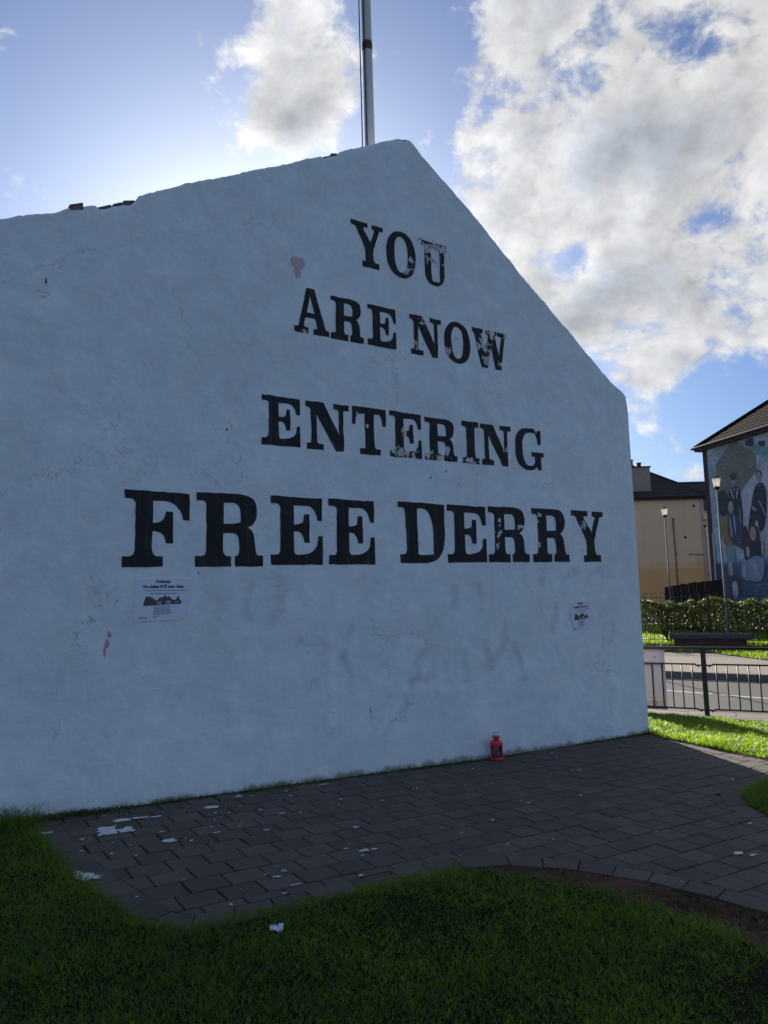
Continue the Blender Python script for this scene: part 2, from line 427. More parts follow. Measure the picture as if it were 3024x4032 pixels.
M['polewhite'] = plain('white_gloss_pole', (.60, .63, .62), .4, var=.12, scale=3)
M['galv'] = plain('pale_lamp_column', (.17, .18, .19), .7, metal=0, spec=.15, var=.12, scale=6)
M['rope'] = plain('dark_halyard', (.03, .03, .032), .9)
M['rust'] = plain('rusty_band', (.14, .075, .05), .9, var=.5, scale=40)
def f_tan(N):
    g = N.obj(); x, y, z = N.xyz(g)
    n = N.noise(g, .9, 5, .6); f = N.noise(g, 12, 4, .6)
    k = N.m('ADD', .74, N.m('ADD', N.m('MULTIPLY', n, .25), N.m('MULTIPLY', f, .22)))
    c = N.mix(N.ss(z, 3.0, 3.02), (.85, .54, .28), (.84, .60, .38))
    c = N.mix(N.ss(z, 2.6, 2.62), (.80, .46, .20), c)
    # rain streaks
    s = N.noise(N.v('MULTIPLY', g, (3.5, 1, .25)), 1, 5, .6)
    c = N.mix(N.ss(s, .55, .75, 0, .3), c, (.27, .22, .18))
    N.out(N.bsdf(N.v('SCALE', c, k), .9, N.bump(f, .4, .02)))
M['tan'] = mat('tan_roughcast', f_tan)
M['slate'] = plain('dark_roof_tile', (.055, .048, .046), .8, var=.35, scale=3, bump=.3)
M['browntile'] = plain('brown_roof_tile', (.011, .009, .009), .95, var=.35, scale=4, bump=.3, spec=.08)
M['fascia'] = plain('dark_fascia', (.04, .035, .04), .6)
M['soffit'] = plain('grey_soffit', (.30, .29, .31), .7)
M['quoin'] = plain('dark_brown_band', (.045, .032, .045), .8, var=.3)
M['pot'] = plain('terracotta_pot', (.20, .055, .045), .8, var=.3)
M['timber'] = plain('dark_stained_board', (.030, .022, .020), .85, var=.5, scale=5, bump=.3)
M['pipe'] = plain('pale_downpipe', (.42, .45, .50), .5)
M['red'] = plain('red_lantern_paint', (.66, .055, .07), .5, var=.2, scale=30)
M['wax'] = plain('candle_wax', (.45, .40, .38), .6)
M['paper'] = plain('poster_paper', (.76, .80, .95), .7, var=.05, scale=15)
M['ink'] = plain('poster_ink', (.02, .022, .05), .8)
M['inkgrey'] = plain('poster_photo_grey', (.10, .10, .11), .8, var=.7, scale=60)
M['inklight'] = plain('poster_photo_light', (.36, .37, .40), .8, var=.5, scale=60)
M['stoneplant'] = plain('weathered_cap_slab', (.075, .075, .078), .9, var=.4, scale=5, bump=.4)
M['plbrick'] = plain('dark_planter_brick', (.085, .05, .045), .9, var=.4, scale=9)
M['banner'] = plain('pink_white_banner', (.62, .52, .54), .6, var=.08, scale=2)
M['bannerlow'] = plain('peach_banner_band', (.66, .46, .36), .6)
M['bannerdark'] = plain('violet_banner_band', (.26, .22, .32), .6)
M['bannerink'] = plain('banner_grey_print', (.30, .28, .32), .6)
def f_glass(N):
    t = N.n('ShaderNodeBsdfTranslucent'); t.inputs[0].default_value = (.9, .88, .82, 1)
    b = N.bsdf((.62, .62, .60), .35)
    mx = N.n('ShaderNodeMixShader'); mx.inputs[0].default_value = .2; N.l(t.outputs[0], mx.inputs[1]); N.l(b, mx.inputs[2]); N.out(mx.outputs[0])
M['opal'] = mat('opal_lamp_glass', f_glass)
def f_lglass(N):
    g = N.n('ShaderNodeBsdfGlass'); g.inputs['Roughness'].default_value = .15; g.inputs['IOR'].default_value = 1.1; g.inputs[0].default_value = (.8, .78, .78, 1)
    N.out(g.outputs[0])
M['lglass'] = mat('smoky_lantern_glass', f_lglass)

# ------------------------------------------------------------------ patio outline in wall coordinates (s along the wall, t towards the viewer)
PATIO = [(-3.98, .015), (-3.96, .4), (-3.91, 1.2), (-3.84, 1.6), (-3.77, 1.97), (-3.62, 2.16), (-3.0, 2.16), (-2.5, 2.15), (-2.13, 2.16), (-1.89, 2.25), (-1.64, 2.5), (-1.46, 2.8), (-1.36, 3.12), (-1.31, 3.35), (-1.28, 3.8), (-1.26, 4.6), (-1.25, 6.5),
         (.15, 6.5), (.13, 3.2), (.15, 2.8), (.22, 2.46), (.35, 2.25), (.57, 2.06), (.87, 1.96), (1.2, 1.92), (1.38, 2.02), (1.46, 2.3), (1.48, 3.0), (1.48, 6.5), (1.92, 6.5), (1.91, 1.49), (1.93, 1.1), (1.98, .76), (2.02, .33), (2.12, .015)]
PATIO = [(a, b) for a, b in PATIO]
pp = np.array(PATIO)
def in_poly(S, T, P=pp):
    S = np.asarray(S); T = np.asarray(T); ins = np.zeros(S.shape, bool); n = len(P); j = n - 1
    for i in range(n):
        xi, yi = P[i]; xj, yj = P[j]
        c = ((yi > T) != (yj > T)) & (S < (xj - xi) * (T - yi) / ((yj - yi) if yj != yi else 1e-9) + xi)
        ins ^= c; j = i
    return ins
def dist_poly(S, T, P=pp):
    S = np.asarray(S, float); T = np.asarray(T, float); best = np.full(S.shape, 1e9); n = len(P)
    for i in range(n):
        a = P[i]; b = P[(i + 1) % n]; ab = b - a; L = ab @ ab
        k = np.clip(((S - a[0]) * ab[0] + (T - a[1]) * ab[1]) / L, 0, 1)
        best = np.minimum(best, np.hypot(S - a[0] - k * ab[0], T - a[1] - k * ab[1]))
    return best

# ------------------------------------------------------------------ ground sheet
def w2st(x, y):
    dx_ = x - WO.x; dy_ = y - WO.y
    return dx_ * D.x + dy_ * D.y, -(dx_ * N_.x + dy_ * N_.y)
def axis(lo, hi, step, far, grow=1.35):
    a = list(np.arange(lo, hi, step)); st = step; x = a[-1]
    while x < far: st *= grow; x += st; a.append(x)
    st = step; x = lo; pre = []
    while x > -far: st *= grow; x -= st; pre.append(x)
    return np.array(pre[::-1] + a)
sx = axis(-6.5, 5.2, .07, 900); tx = axis(-2.6, 6.2, .07, 900)
SS, TT = np.meshgrid(sx, tx, indexing='ij')
ins = in_poly(SS, TT); dd = dist_poly(SS, TT)
XX = WO.x + D.x * SS - N_.x * TT; YY = WO.y + D.y * SS - N_.y * TT
qq = (XX - RAIL0.x) * RQ.x + (YY - RAIL0.y) * RQ.y
kk = (XX - RAIL0.x) * RD.x + (YY - RAIL0.y) * RD.y
zz = np.interp(SS, gsx, gsy)
bumpy = np.array([[fnoise(a * 1.7, b * 1.7) * .012 + fnoise(a * 6, b * 6, 3) * .006 for b in TT[0]] if -7 < a < 6 else [0] * len(tx) for a in sx])
zz = zz + np.where(ins, -.032, np.clip(dd / .08, 0, 1) * .022 - .004 + bumpy)
zz = np.where(qq > -.46, np.minimum(zz, -.31), zz)
zz = np.where(qq > .3, -.42, zz)
nx, ny = SS.shape
vs = np.stack([XX.ravel(), YY.ravel(), zz.ravel()], 1)
I, J = np.meshgrid(np.arange(nx - 1), np.arange(ny - 1), indexing='ij'); a = (I * ny + J).ravel()
fs = np.stack([a, a + 1, a + ny + 1, a + ny], 1)[:, ::-1]
gme = bpy.data.meshes.new('ground'); gme.from_pydata(vs.tolist(), [], fs.tolist()); gme.materials.append(M['soil'])
gme.materials.append(plain('turf_thatch', (.014, .017, .009), .95, var=.4, scale=12, bump=.6, spec=.05))
cxy = SS[:-1, :-1].ravel(), TT[:-1, :-1].ravel()
e_ = (cxy[0] > -2.35) & (cxy[0] < 0) & (cxy[1] > 1.9) & (dist_poly(*cxy) < .06 + .46 * np.clip((cxy[0] + 2.25) / .6, 0, 1))
lawn_face = ~(in_poly(*cxy) | e_)
for p, lf in zip(gme.polygons, lawn_face): p.use_smooth = True; p.material_index = int(lf)
go = bpy.data.objects.new('ground', gme); COL.objects.link(go); go['kind'] = 'structure'

# ------------------------------------------------------------------ road, kerbs and pavements
def ribbon(P0, Dv, Qv, k0, k1, q0, q1, z0, z1, name, m, parent=None, kind=None):
    b = MB(); pts = [P0 + Dv * k0 + Qv * q0, P0 + Dv * k1 + Qv * q0, P0 + Dv * k1 + Qv * q1, P0 + Dv * k0 + Qv * q1]
    b.prism([(p.x, p.y) for p in pts], z0, z1); o = b.build(name, m, parent)
    if kind: o['kind'] = kind
    return o
rp = [RAIL0 + RD * -40 + RQ * .5, RAIL0 + RD * 30 + RQ * .5, K0 + KD * 30, K0 + KD * -40]
b = MB(); b.prism([(p.x, p.y) for p in rp], -.41, -.33); road = b.build('road', M['asphalt']); road['kind'] = 'structure'
# far pavement with its kerb stones
fp = ribbon(K0, KD, KQ, -40, 30, .13, 4.35, -.41, -.20, 'far_pavement', M['conc'], kind='structure')
for i in range(-7, 9):
    kb = ribbon(K0, KD, KQ, i * .914 + .004, (i + 1) * .914 - .004, 0, .126, -.41, -.197 + random.uniform(-.003, .003), 'kerb_stone', M['kerb'], fp); bevel(kb, .012, 2)
ribbon(K0, KD, KQ, -40, -6.41, 0, .126, -.41, -.197, 'kerb_edge', M['kerb'], fp); ribbon(K0, KD, KQ, 8.24, 30, 0, .126, -.41, -.197, 'kerb_edge', M['kerb'], fp)
# near pavement
np_ = ribbon(RAIL0, RD, RQ, -40, 30, -.46, .36, -.41, -.24, 'near_pavement', M['kerb'], kind='structure')
rows = [(-.455, -.30, .45), (-.292, -.02, .6), (-.012, .26, .6), (.268, .36, .5)]
for r_, (q0, q1, L) in enumerate(rows):
    k = -4.2 + r_ * .17
    while k < 4.5:
        sl = ribbon(RAIL0, RD, RQ, k + .004, k + L - .004, q0, q1, -.26, -.207 + random.uniform(-.003, .003), 'paving_slab', M['conc'], np_); k += L
for i in range(-5, 6):
    kb = ribbon(RAIL0, RD, RQ, i * .914 + .004, (i + 1) * .914 - .004, .365, .495, -.41, -.204 + random.uniform(-.003, .003), 'kerb_stone', M['kerb'], np_); bevel(kb, .012, 2)
# road markings (as measured)
def strip(p, q, w, z, name, m, parent):
    p = Vector((*p, 0)); q = Vector((*q, 0)); dv = (q - p).normalized(); nv = Vector((-dv.y, dv.x, 0)) * w / 2
    b = MB(); b.add([(*(p - nv).xy, z), (*(q - nv).xy, z), (*(q + nv).xy, z), (*(p + nv).xy, z)], [(0, 1, 2, 3)]); return b.build(name, m, parent)
a0 = np.array([5.51, 15.10]); a1 = np.array([6.83, 14.02]); dv = (a1 - a0) / np.linalg.norm(a1 - a0)
strip(a0 - dv * 4, a1, .075, -.326, 'edge_line', M['marking'], road)
strip(a1 + dv * .1, a1 + dv * 4, .075, -.326, 'edge_line', M['marking'], road)
a0 = np.array([4.82, 13.5]); a1 = np.array([6.09, 12.17]); dv = (a1 - a0) / np.linalg.norm(a1 - a0)
strip(a0 - dv * 3, a0 + dv * .95, .07, -.326, 'centre_line', M['marking'], road)
strip(a0 + dv * 1.08, a1 + dv * 3, .07, -.326, 'centre_line', M['marking'], road)
b = MB(); gc = Vector((5.749, 12.239, 0))
b.add([(gc.x + .10 * math.cos(a) * (1 + .3 * math.sin(3 * a)), gc.y + .07 * math.sin(a), -.325) for a in np.linspace(0, 6.283, 14)[:-1]], [tuple(range(13))]); b.build('green_paint_patch', plain('green_road_paint', (.01, .16, .11), .8), road)
# far lawn
FD = Vector((.8665, -.4992, 0)); FQ = Vector((.4992, .8665, 0)); F0 = Vector((7.59, 22.0, 0))      # line of the bow-top railing
b = MB(); lp = [K0 + KD * -30 + KQ * 4.3, K0 + KD * .6 + KQ * 4.3, Vector((8.0, 18.7, 0)), Vector((8.15, 17.9, 0)), Vector((8.36, 16.6, 0)), Vector((9.4, 15.4, 0)), Vector((14, 12, 0)), Vector((40, 0, 0)), Vector((90, 90, 0)), Vector((-60, 90, 0))]
b.prism([(p.x, p.y) for p in lp], -.40, -.185); fl = b.build('far_lawn', M['soil']); fl['kind'] = 'structure'

# ------------------------------------------------------------------ patio of concrete block pavers
patio = empty('patio', (0, 0, 0)); patio['kind'] = 'structure'
def offset_poly(P, dist):
    P = np.array(P); n = len(P); out = []
    area = 0.5 * sum(P[i][0] * P[(i + 1) % n][1] - P[(i + 1) % n][0] * P[i][1] for i in range(n)); sg = 1 if area > 0 else -1
    for i in range(n):
        a = P[i - 1]; b_ = P[i]; c = P[(i + 1) % n]
        e1 = (b_ - a) / np.linalg.norm(b_ - a); e2 = (c - b_) / np.linalg.norm(c - b_)
        n1_ = np.array([-e1[1], e1[0]]) * sg; n2_ = np.array([-e2[1], e2[0]]) * sg
        dl = [dist[i - 1], dist[i]]
        # intersection of the two offset lines
        A = np.array([n1_, n2_]); rhs = np.array([n1_ @ b_ + dl[0], n2_ @ b_ + dl[1]])
        if abs(np.linalg.det(A)) < .15: out.append(b_ + n1_ * max(dl)); continue
        out.append(np.linalg.solve(A, rhs))
    return out
BW = .155
nP = len(PATIO)
edge_w = []
for i in range(nP):
    a = PATIO[i]; b_ = PATIO[(i + 1) % nP]
    nob = (a[1] < .1 and b_[1] < .1) or (a[1] > 6 and b_[1] > 6) or (i == 0 and False)
    edge_w.append(0.0 if nob else BW)
inner = offset_poly(PATIO, edge_w)
def clip_window(subj, x0, x1, y0, y1):
    def cl(P, f, inter):
        out = []
        for i in range(len(P)):
            a = P[i - 1]; b_ = P[i]
            fa, fb_ = f(a), f(b_)
            if fb_:
                if not fa: out.append(inter(a, b_))
                out.append(b_)
            elif fa: out.append(inter(a, b_))
        return out
    def ix(v_):
        return lambda a, b_: (v_, a[1] + (b_[1] - a[1]) * (v_ - a[0]) / (b_[0] - a[0]))
    def iy(v_):
        return lambda a, b_: (a[0] + (b_[0] - a[0]) * (v_ - a[1]) / (b_[1] - a[1]), v_)
    P = [tuple(p) for p in subj]
    for f, g_ in ((lambda p: p[0] >= x0, ix(x0)), (lambda p: p[0] <= x1, ix(x1)), (lambda p: p[1] >= y0, iy(y0)), (lambda p: p[1] <= y1, iy(y1))):
        P = cl(P, f, g_)
        if len(P) < 3: return []
    return P
def parea(P): return .5 * sum(P[i - 1][0] * P[i][1] - P[i][0] * P[i - 1][1] for i in range(len(P)))
pieces = []
RW, PL = .1735, .2065
t = .012; row = 0
while t < 6.4:
    s = -4.2 + (PL / 2 if row % 2 else 0) + .02 * math.sin(row * 2.1) - (row * .0)
    while s < 2.3:
        P = clip_window(inner, s + .0045, s + PL - .0045, t + .0045, t + RW - .0045)
        if P:
            # drop repeated points
            Q = [p for i, p in enumerate(P) if math.hypot(p[0] - P[i - 1][0], p[1] - P[i - 1][1]) > 1e-4]
            if len(Q) > 2 and abs(parea(Q)) > .0025: pieces.append(Q)
        s += PL
    t += RW; row += 1
# border course: blocks laid across the edge
for i in range(nP):
    if edge_w[i] == 0: continue
    a = np.array(PATIO[i]); b_ = np.array(PATIO[(i + 1) % nP]); ia = np.array(inner[i]); ib = np.array(inner[(i + 1) % nP])
    L = np.linalg.norm(b_ - a); n = max(1, round(L / .205))
    for k in range(n):
        f0, f1 = k / n, (k + 1) / n; g = .0028 / L
        q = [a + (b_ - a) * (f0 + g), a + (b_ - a) * (f1 - g), ib * (f1 - g) + ia * (1 - f1 + g), ib * (f0 + g) + ia * (1 - f0 - g)]
        c = sum(q) / 4; q = [c + (p - c) * .996 for p in q]
        pieces.append([tuple(p) for p in q])
camst = w2st(0, 0)
pieces.sort(key=lambda P: math.hypot(sum(p[0] for p in P) / len(P) - camst[0], (sum(p[1] for p in P) / len(P) - camst[1])))
def vis(P):
    c = st2w(sum(p[0] for p in P) / len(P), sum(p[1] for p in P) / len(P)); return c.y > .3 and abs(c.x) < c.y * .56 + .1
pieces.sort(key=lambda P: not vis(P))
std = {}; rest = MB()
for idx, P in enumerate(pieces):
    cs = sum(p[0] for p in P) / len(P); ct = sum(p[1] for p in P) / len(P)
    w = [st2w(p[0], p[1]) for p in P]; cw = st2w(cs, ct)
    loc = [((q - cw).x, (q - cw).y) for q in w]
    if parea(loc) < 0: loc = loc[::-1]
    zt = gh(cs) + random.uniform(-.002, .002) + fnoise(cs * .8, ct * .8) * .006
    sl = (gh(cs + .1) - gh(cs - .1)) / .2
    tx_, ty_ = random.gauss(0, .006), random.gauss(0, .006)
    gx = D.x * sl + tx_; gy = D.y * sl + ty_
    if idx < 300:
        full = len(P) == 4 and abs(abs(parea(P)) - (PL - .009) * (RW - .009)) < 1e-5
        if full and 'f' in std: me = std['f']
        else:
            mb = MB(); mb.prism(loc, -.05, 0, .003)
            me = bpy.data.meshes.new('paver'); me.from_pydata(mb.v, [], mb.f); me.materials.append(M['paver'])
            if full: std['f'] = me
        o = bpy.data.objects.new('paver', me); COL.objects.link(o); o.parent = patio
        o.location = (cw.x, cw.y, zt); o.rotation_euler = (gy, -gx, 0)
    else:
        mb = MB(); mb.prism(loc, -.05, 0, .003)
        rest.add([(x + cw.x, y + cw.y, z + zt + x * gx + y * gy) for x, y, z in mb.v], mb.f)
ro = rest.build('farther_pavers', M['paver'], patio); ro['kind'] = 'stuff'
print('pavers', len(pieces))

def splat(s, t, rs, rt_, seed, name='paint_splash', lobes=.45):
    n = 40; vs = [st2w(s, t, gh(s) + .0075)]; fs = []
    for k in range(n):
        a = 2 * math.pi * k / n; r_ = 1 + lobes * 1.7 * fnoise(math.cos(a) * 1.6 + seed, math.sin(a) * 1.6, seed * 3.1) + .25 * fnoise(math.cos(a) * 6, math.sin(a) * 6, seed)
        ss_, tt_ = s + rs * r_ * math.cos(a), t + rt_ * r_ * math.sin(a); vs.append(st2w(ss_, tt_, gh(ss_) + .0065))
    fs = [(0, 1 + (k + 1) % n, 1 + k) for k in range(n)]
    fs = [f[::-1] for f in fs]
    return vs, fs
for i, (s, t, a, b_) in enumerate([(-3.60, .52, .085, .085), (-3.50, .55, .06, .05), (-3.47, .33, .06, .035), (-3.36, .33, .045, .018), (-3.28, .36, .05, .012), (-3.88, 1.25, .05, .06), (-3.85, 1.30, .05, .03), (-2.87, .32, .045, .03), (-3.93, .37, .035, .02), 
                                   (-.66, 2.8, .03, .02), (-.62, 2.86, .025, .012), (-2.45, 1.65, .03, .02), (-3.33, .9, .05, .03), (-2.6, .15, .03, .01), (-1.9, .13, .05, .01)]):
    v_, f_ = splat(s, t, a, b_, i * 1.37 + .5); mesh_obj('paint_splash', v_, f_, M['splash'], patio)
sp = MB()
for i in range(110):
    s = random.uniform(-3.9, 1.9); t = random.uniform(.05, 3.0) ** 1.0
    if i < 40: s = random.uniform(-3.9, -2.4); t = random.uniform(.1, 2)
    if not in_poly(np.array([s]), np.array([t]))[0]: continue
    r_ = random.uniform(.003, .012); v_, f_ = splat(s, t, r_ * random.uniform(1, 2), r_, i * .77); sp.add(v_, f_)
so = sp.build('splash_specks', M['splash'], patio); so['kind'] = 'stuff'

# ------------------------------------------------------------------ the gable wall
TH = .36
top = [(-4.9, 3.88), (-4.231, 4.179), (-4.06, 4.249), (-3.882, 4.319), (-3.79, 4.373), (-3.554, 4.463), (-3.304, 4.600), (-2.949, 4.791), (-2.665, 4.932), (-2.301, 5.120), (-2.043, 5.251), (-1.703, 5.424), (-1.536, 5.51), (-1.277, 5.647), (-1.110, 5.737), (-.93, 5.83), (-.847, 5.867), (-.77, 5.867), (-.70, 5.832), (-.621, 5.762), (-.251, 5.502), (.18, 5.169), (.635, 4.807), (.953, 4.571), (1.453, 4.193), (1.784, 3.939), (1.946, 3.822), (2.10, 3.752), (2.155, 3.70), (2.18, 3.519)]
prof = []
for i in range(len(top) - 1):
    a = top[i]; b_ = top[i + 1]; L = math.hypot(b_[0] - a[0], b_[1] - a[1]); n = max(1, int(L / .03))
    for k in range(n):
        f = k / n; u = a[0] + (b_[0] - a[0]) * f; h = a[1] + (b_[1] - a[1]) * f
        h += fnoise(u * 3.1, 1.3) * .006 + fnoise(u * 9, 7.7) * .013 + fnoise(u * 27, 2.2) * .009
        # patches where the render has broken off the edge
        if -3.60 < u < -3.32: h -= .030 + .09 * max(0, u + 3.60) + .02 * fnoise(u * 20, 3)
        if -1.72 < u < -1.55: h -= .030
        if -.85 < u < -.77: h -= .012
        prof.append((u, h))
prof.append(top[-1])
side = [(2.18 + .008 * fnoise(h * 2.3, 5), h) for h in np.linspace(3.4, -.45, 40)]
outl = prof + side + [(-4.9, -.3)] + [(-4.9 - .6 * 0, h) for h in np.linspace(.2, 3.7, 8)]
wall = empty('x', (0, 0, 0)); bpy.data.objects.remove(wall)
import bmesh
bm = bmesh.new()
front = [bm.verts.new((u, 0, h)) for u, h in outl]
f = bm.faces.new(front); f.normal_update()
if f.normal.y > 0: f.normal_flip()
res = bmesh.ops.extrude_face_region(bm, geom=[f])
bmesh.ops.translate(bm, vec=(0, TH, 0), verts=[e for e in res['geom'] if isinstance(e, bmesh.types.BMVert)])
bmesh.ops.recalc_face_normals(bm, faces=bm.faces)
# round the arrises by hand: bevel the front and back outlines
ed = [e for e in bm.edges if abs(e.verts[0].co.y - e.verts[1].co.y) < 1e-6]
bmesh.ops.bevel(bm, geom=ed, offset=.022, segments=3, profile=.6, affect='EDGES')
bmesh.ops.triangulate(bm, faces=[f for f in bm.faces if len(f.verts) > 4])
me = bpy.data.meshes.new('gable_wall'); bm.to_mesh(me); bm.free(); me.materials.append(M['wall'])
wall = bpy.data.objects.new('gable_wall', me); COL.objects.link(wall)
wall.location = (WO.x, WO.y, 0); wall.rotation_euler = (0, 0, WANG)
tag(wall, 'tall free-standing white gable wall with large black slab-serif lettering', 'wall')
# broken brickwork showing where the render has fallen away
def broken(u, h, L, H, y0, y1, ang, name='brick'):
    mb = MB(); mb.box(-L / 2, L / 2, y0, y1, -H / 2, H / 2)
    vs = [(x + .012 * random.uniform(-1, 1), y, z + .010 * random.uniform(-1, 1)) for x, y, z in mb.v]
    o = mesh_obj(name, vs, mb.f, M['brick'], wall); o.location = (u, 0, h); o.rotation_euler = (0, -ang, 0); bevel(o, .008, 2)
sl_ = math.atan2(.38, .86)
for k, (u, h, L, H) in enumerate([(-3.745, 4.385, .10, .040), (-3.545, 4.440, .10, .040), (-3.450, 4.482, .09, .050), (-3.365, 4.520, .085, .060), (-1.665, 5.420, .08, .034), (-1.585, 5.462, .07, .038), (-.81, 5.853, .07, .016)]):
    broken(u, h, L, H, -.004 if k == 0 else .010, .3, sl_ + random.uniform(-.05, .05))

# ------------------------------------------------------------------ lettering
def q(p0, p1, p2, n=7): return [((1 - t) ** 2 * p0[0] + 2 * t * (1 - t) * p1[0] + t * t * p2[0], (1 - t) ** 2 * p0[1] + 2 * t * (1 - t) * p1[1] + t * t * p2[1]) for t in [i / n for i in range(n + 1)]]
def ell(cx, cy, rx, ry, n=36, p=2.25, rev=False):
    o = []
    for i in range(n):
        a = 2 * math.pi * i / n; ca, sa = math.cos(a), math.sin(a)
        o.append((cx + rx * abs(ca) ** (2 / p) * (1 if ca > 0 else -1), cy + ry * abs(sa) ** (2 / p) * (1 if sa > 0 else -1)))
    return o[::-1] if rev else o
sb = .135
def stemfoot(x0, x1, sl, sr, y0=0.0):
    """bracketed slab foot, anticlockwise from the top of its left side to the top of its right side"""
    return q((x0, .25), (x0, sb), (x0 - .06, sb), 4) + [(sl, sb), (sl, y0), (sr, y0), (sr, sb)] + q((x1 + .06, sb), (x1, sb), (x1, .25), 4)
G = {}
G['F'] = [[(0.03, 1), (.03, .89)] + q((.12, .89), (.18, .885), (.19, .82), 4) + q((.18, .25), (.18, .14), (.10, .14), 4) + [(0, .14), (0, 0), (.59, 0), (.59, .14), (.53, .14)] + q((.50, .14), (.43, .15), (.43, .25), 4)
          + [(.44, .47)] + q((.47, .47), (.62, .46), (.63, .31), 5) + [(.745, .31), (.745, .73), (.635, .73)] + q((.63, .68), (.60, .57), (.44, .57), 5) + [(.45, .87)] + q((.60, .87), (.86, .86), (.89, .62), 6) + [(1, .62), (1, .98)]]
G['R'] = [[(.02, 1), (.02, .89)] + q((.10, .89), (.165, .885), (.165, .82), 4) + q((.155, .25), (.15, .145), (.09, .145), 4) + [(0, .145), (0, 0), (.52, 0), (.52, .145), (.46, .145)] + q((.46, .145), (.40, .15), (.40, .24), 4)
          + [(.40, .455), (.54, .455)] + q((.57, .455), (.64, .44), (.64, .33), 4) + q((.64, .24), (.64, .145), (.595, .145), 3) + [(.575, .145), (.575, 0), (1, 0), (1, .145), (.95, .145)] + q((.93, .145), (.885, .16), (.885, .24), 3)
          + q((.88, .34), (.87, .50), (.77, .535), 5) + q((.77, .535), (.915, .60), (.92, .77), 5) + q((.92, .78), (.915, 1), (.64, 1), 8),
          [(.41, .875)] + q((.54, .875), (.665, .875), (.665, .735), 6) + q((.665, .60), (.60, .585), (.52, .585), 6) + [(.41, .585)]]
G['E'] = [[(.01, 1), (.01, .89)] + q((.10, .89), (.19, .885), (.19, .82), 4) + q((.175, .25), (.17, .145), (.10, .145), 4) + [(0, .145), (0, 0), (1, 0), (1, .42), (.91, .42)] + q((.89, .28), (.80, .145), (.52, .145), 7) + q((.50, .145), (.44, .15), (.44, .24), 4)
          + [(.44, .485)] + q((.52, .485), (.62, .46), (.635, .325), 5) + [(.74, .325), (.74, .745), (.64, .745)] + q((.62, .62), (.56, .585), (.44, .585), 5) + [(.44, .865)] + q((.70, .87), (.87, .86), (.90, .65), 6) + [(1, .65), (1, .985)]]
G['D'] = [[(0, 1), (0, .905)] + q((.08, .905), (.145, .90), (.145, .83), 4) + q((.165, .25), (.165, .14), (.10, .14), 4) + [(.02, .14), (.02, 0), (.5, 0)] + q((.58, 0), (1.0, .02), (1.0, .50), 9) + q((1.0, .98), (.74, 1), (.55, 1), 9),
          [(.40, .905)] + q((.50, .905), (.735, .88), (.735, .51), 8) + q((.735, .14), (.56, .13), (.46, .13), 8) + [(.40, .15)]]
G['Y'] = [[(0, 1), (0, .895), (.07, .895), (.14, .87), (.425, .42), (.43, .22)] + q((.43, .14), (.43, .13), (.37, .13), 2) + [(.325, .13), (.325, 0), (.86, 0), (.86, .13), (.73, .13), (.68, .22), (.68, .42), (.87, .87), (.93, .895), (1, .895), (1, .99), (.64, .99), (.64, .895), (.73, .88), (.60, .58), (.37, .88), (.44, .895), (.51, .895), (.51, 1)]]
G['O'] = [ell(.5, .5, .5, .5), ell(.5, .5, .23, .385)]
G['U'] = [[(0, 1), (0, .90), (.09, .89), (.10, .85)] + q((.10, .30), (.12, 0), (.51, 0), 8) + q((.51, 0), (.90, 0), (.895, .38), 8) + [(.90, .85), (.92, .89), (1, .90), (1, 1), (.56, 1), (.56, .90), (.68, .89), (.70, .84), (.70, .40)] + q((.70, .12), (.62, .10), (.54, .10), 5) + q((.42, .10), (.36, .16), (.36, .34), 5) + [(.36, .86), (.38, .89), (.48, .90), (.48, 1)]]
G['A'] = [[(.36, 1), (.12, .155), (.08, .13), (0, .13), (0, 0), (.40, 0), (.40, .13), (.30, .135), (.275, .17), (.32, .35), (.60, .35), (.65, .16), (.63, .13), (.54, .13), (.54, 0), (1, 0), (1, .13), (.93, .135), (.89, .17), (.58, 1)], [(.355, .455), (.46, .84), (.575, .455)]]
G['N'] = [[(0, 1), (0, .885), (.075, .88), (.12, .83), (.12, .16), (.10, .13), (.02, .13), (.02, 0), (.40, 0), (.40, .13), (.29, .13), (.25, .17), (.25, .74), (.68, 0), (.87, 0), (.87, .84), (.89, .88), (1, .885), (1, 1), (.635, 1), (.635, .885), (.73, .88), (.76, .83), (.76, .36), (.41, 1)]]
G['T'] = [[(0, 1), (0, .62), (.10, .62)] + q((.12, .80), (.18, .865), (.37, .865), 6) + [(.37, .22)] + q((.37, .13), (.33, .13), (.22, .13), 3) + [(.22, 0), (.82, 0), (.82, .13)] + q((.70, .13), (.645, .14), (.645, .22), 3) + [(.645, .865)] + q((.82, .865), (.88, .80), (.90, .62), 6) + [(1, .62), (1, 1)]]
G['I'] = [[(0, 1), (0, .875), (.17, .87), (.26, .82), (.26, .20), (.2, .14), (0, .13), (0, 0), (1, 0), (1, .13), (.82, .14), (.74, .20), (.74, .82), (.80, .87), (1, .875), (1, 1)]]
G['G'] = [[(.92, .97), (.80, .97), (.77, .90)] + q((.68, 1.0), (.60, 1.0), (.52, 1.0), 3) + q((.50, 1.0), (.0, 1.02), (.0, .50), 10) + q((.0, .48), (.0, 0), (.48, 0), 10) + q((.50, 0), (.64, 0), (.73, .10), 4) + [(.78, .02), (.90, .02), (.90, .33), (1, .34), (1, .44), (.57, .44), (.57, .34), (.68, .33)]
          + q((.68, .22), (.62, .105), (.50, .105), 5) + q((.48, .105), (.26, .12), (.26, .50), 8) + q((.26, .52), (.26, .895), (.50, .895), 8) + q((.72, .895), (.79, .80), (.80, .63), 6) + [(.92, .63)]]
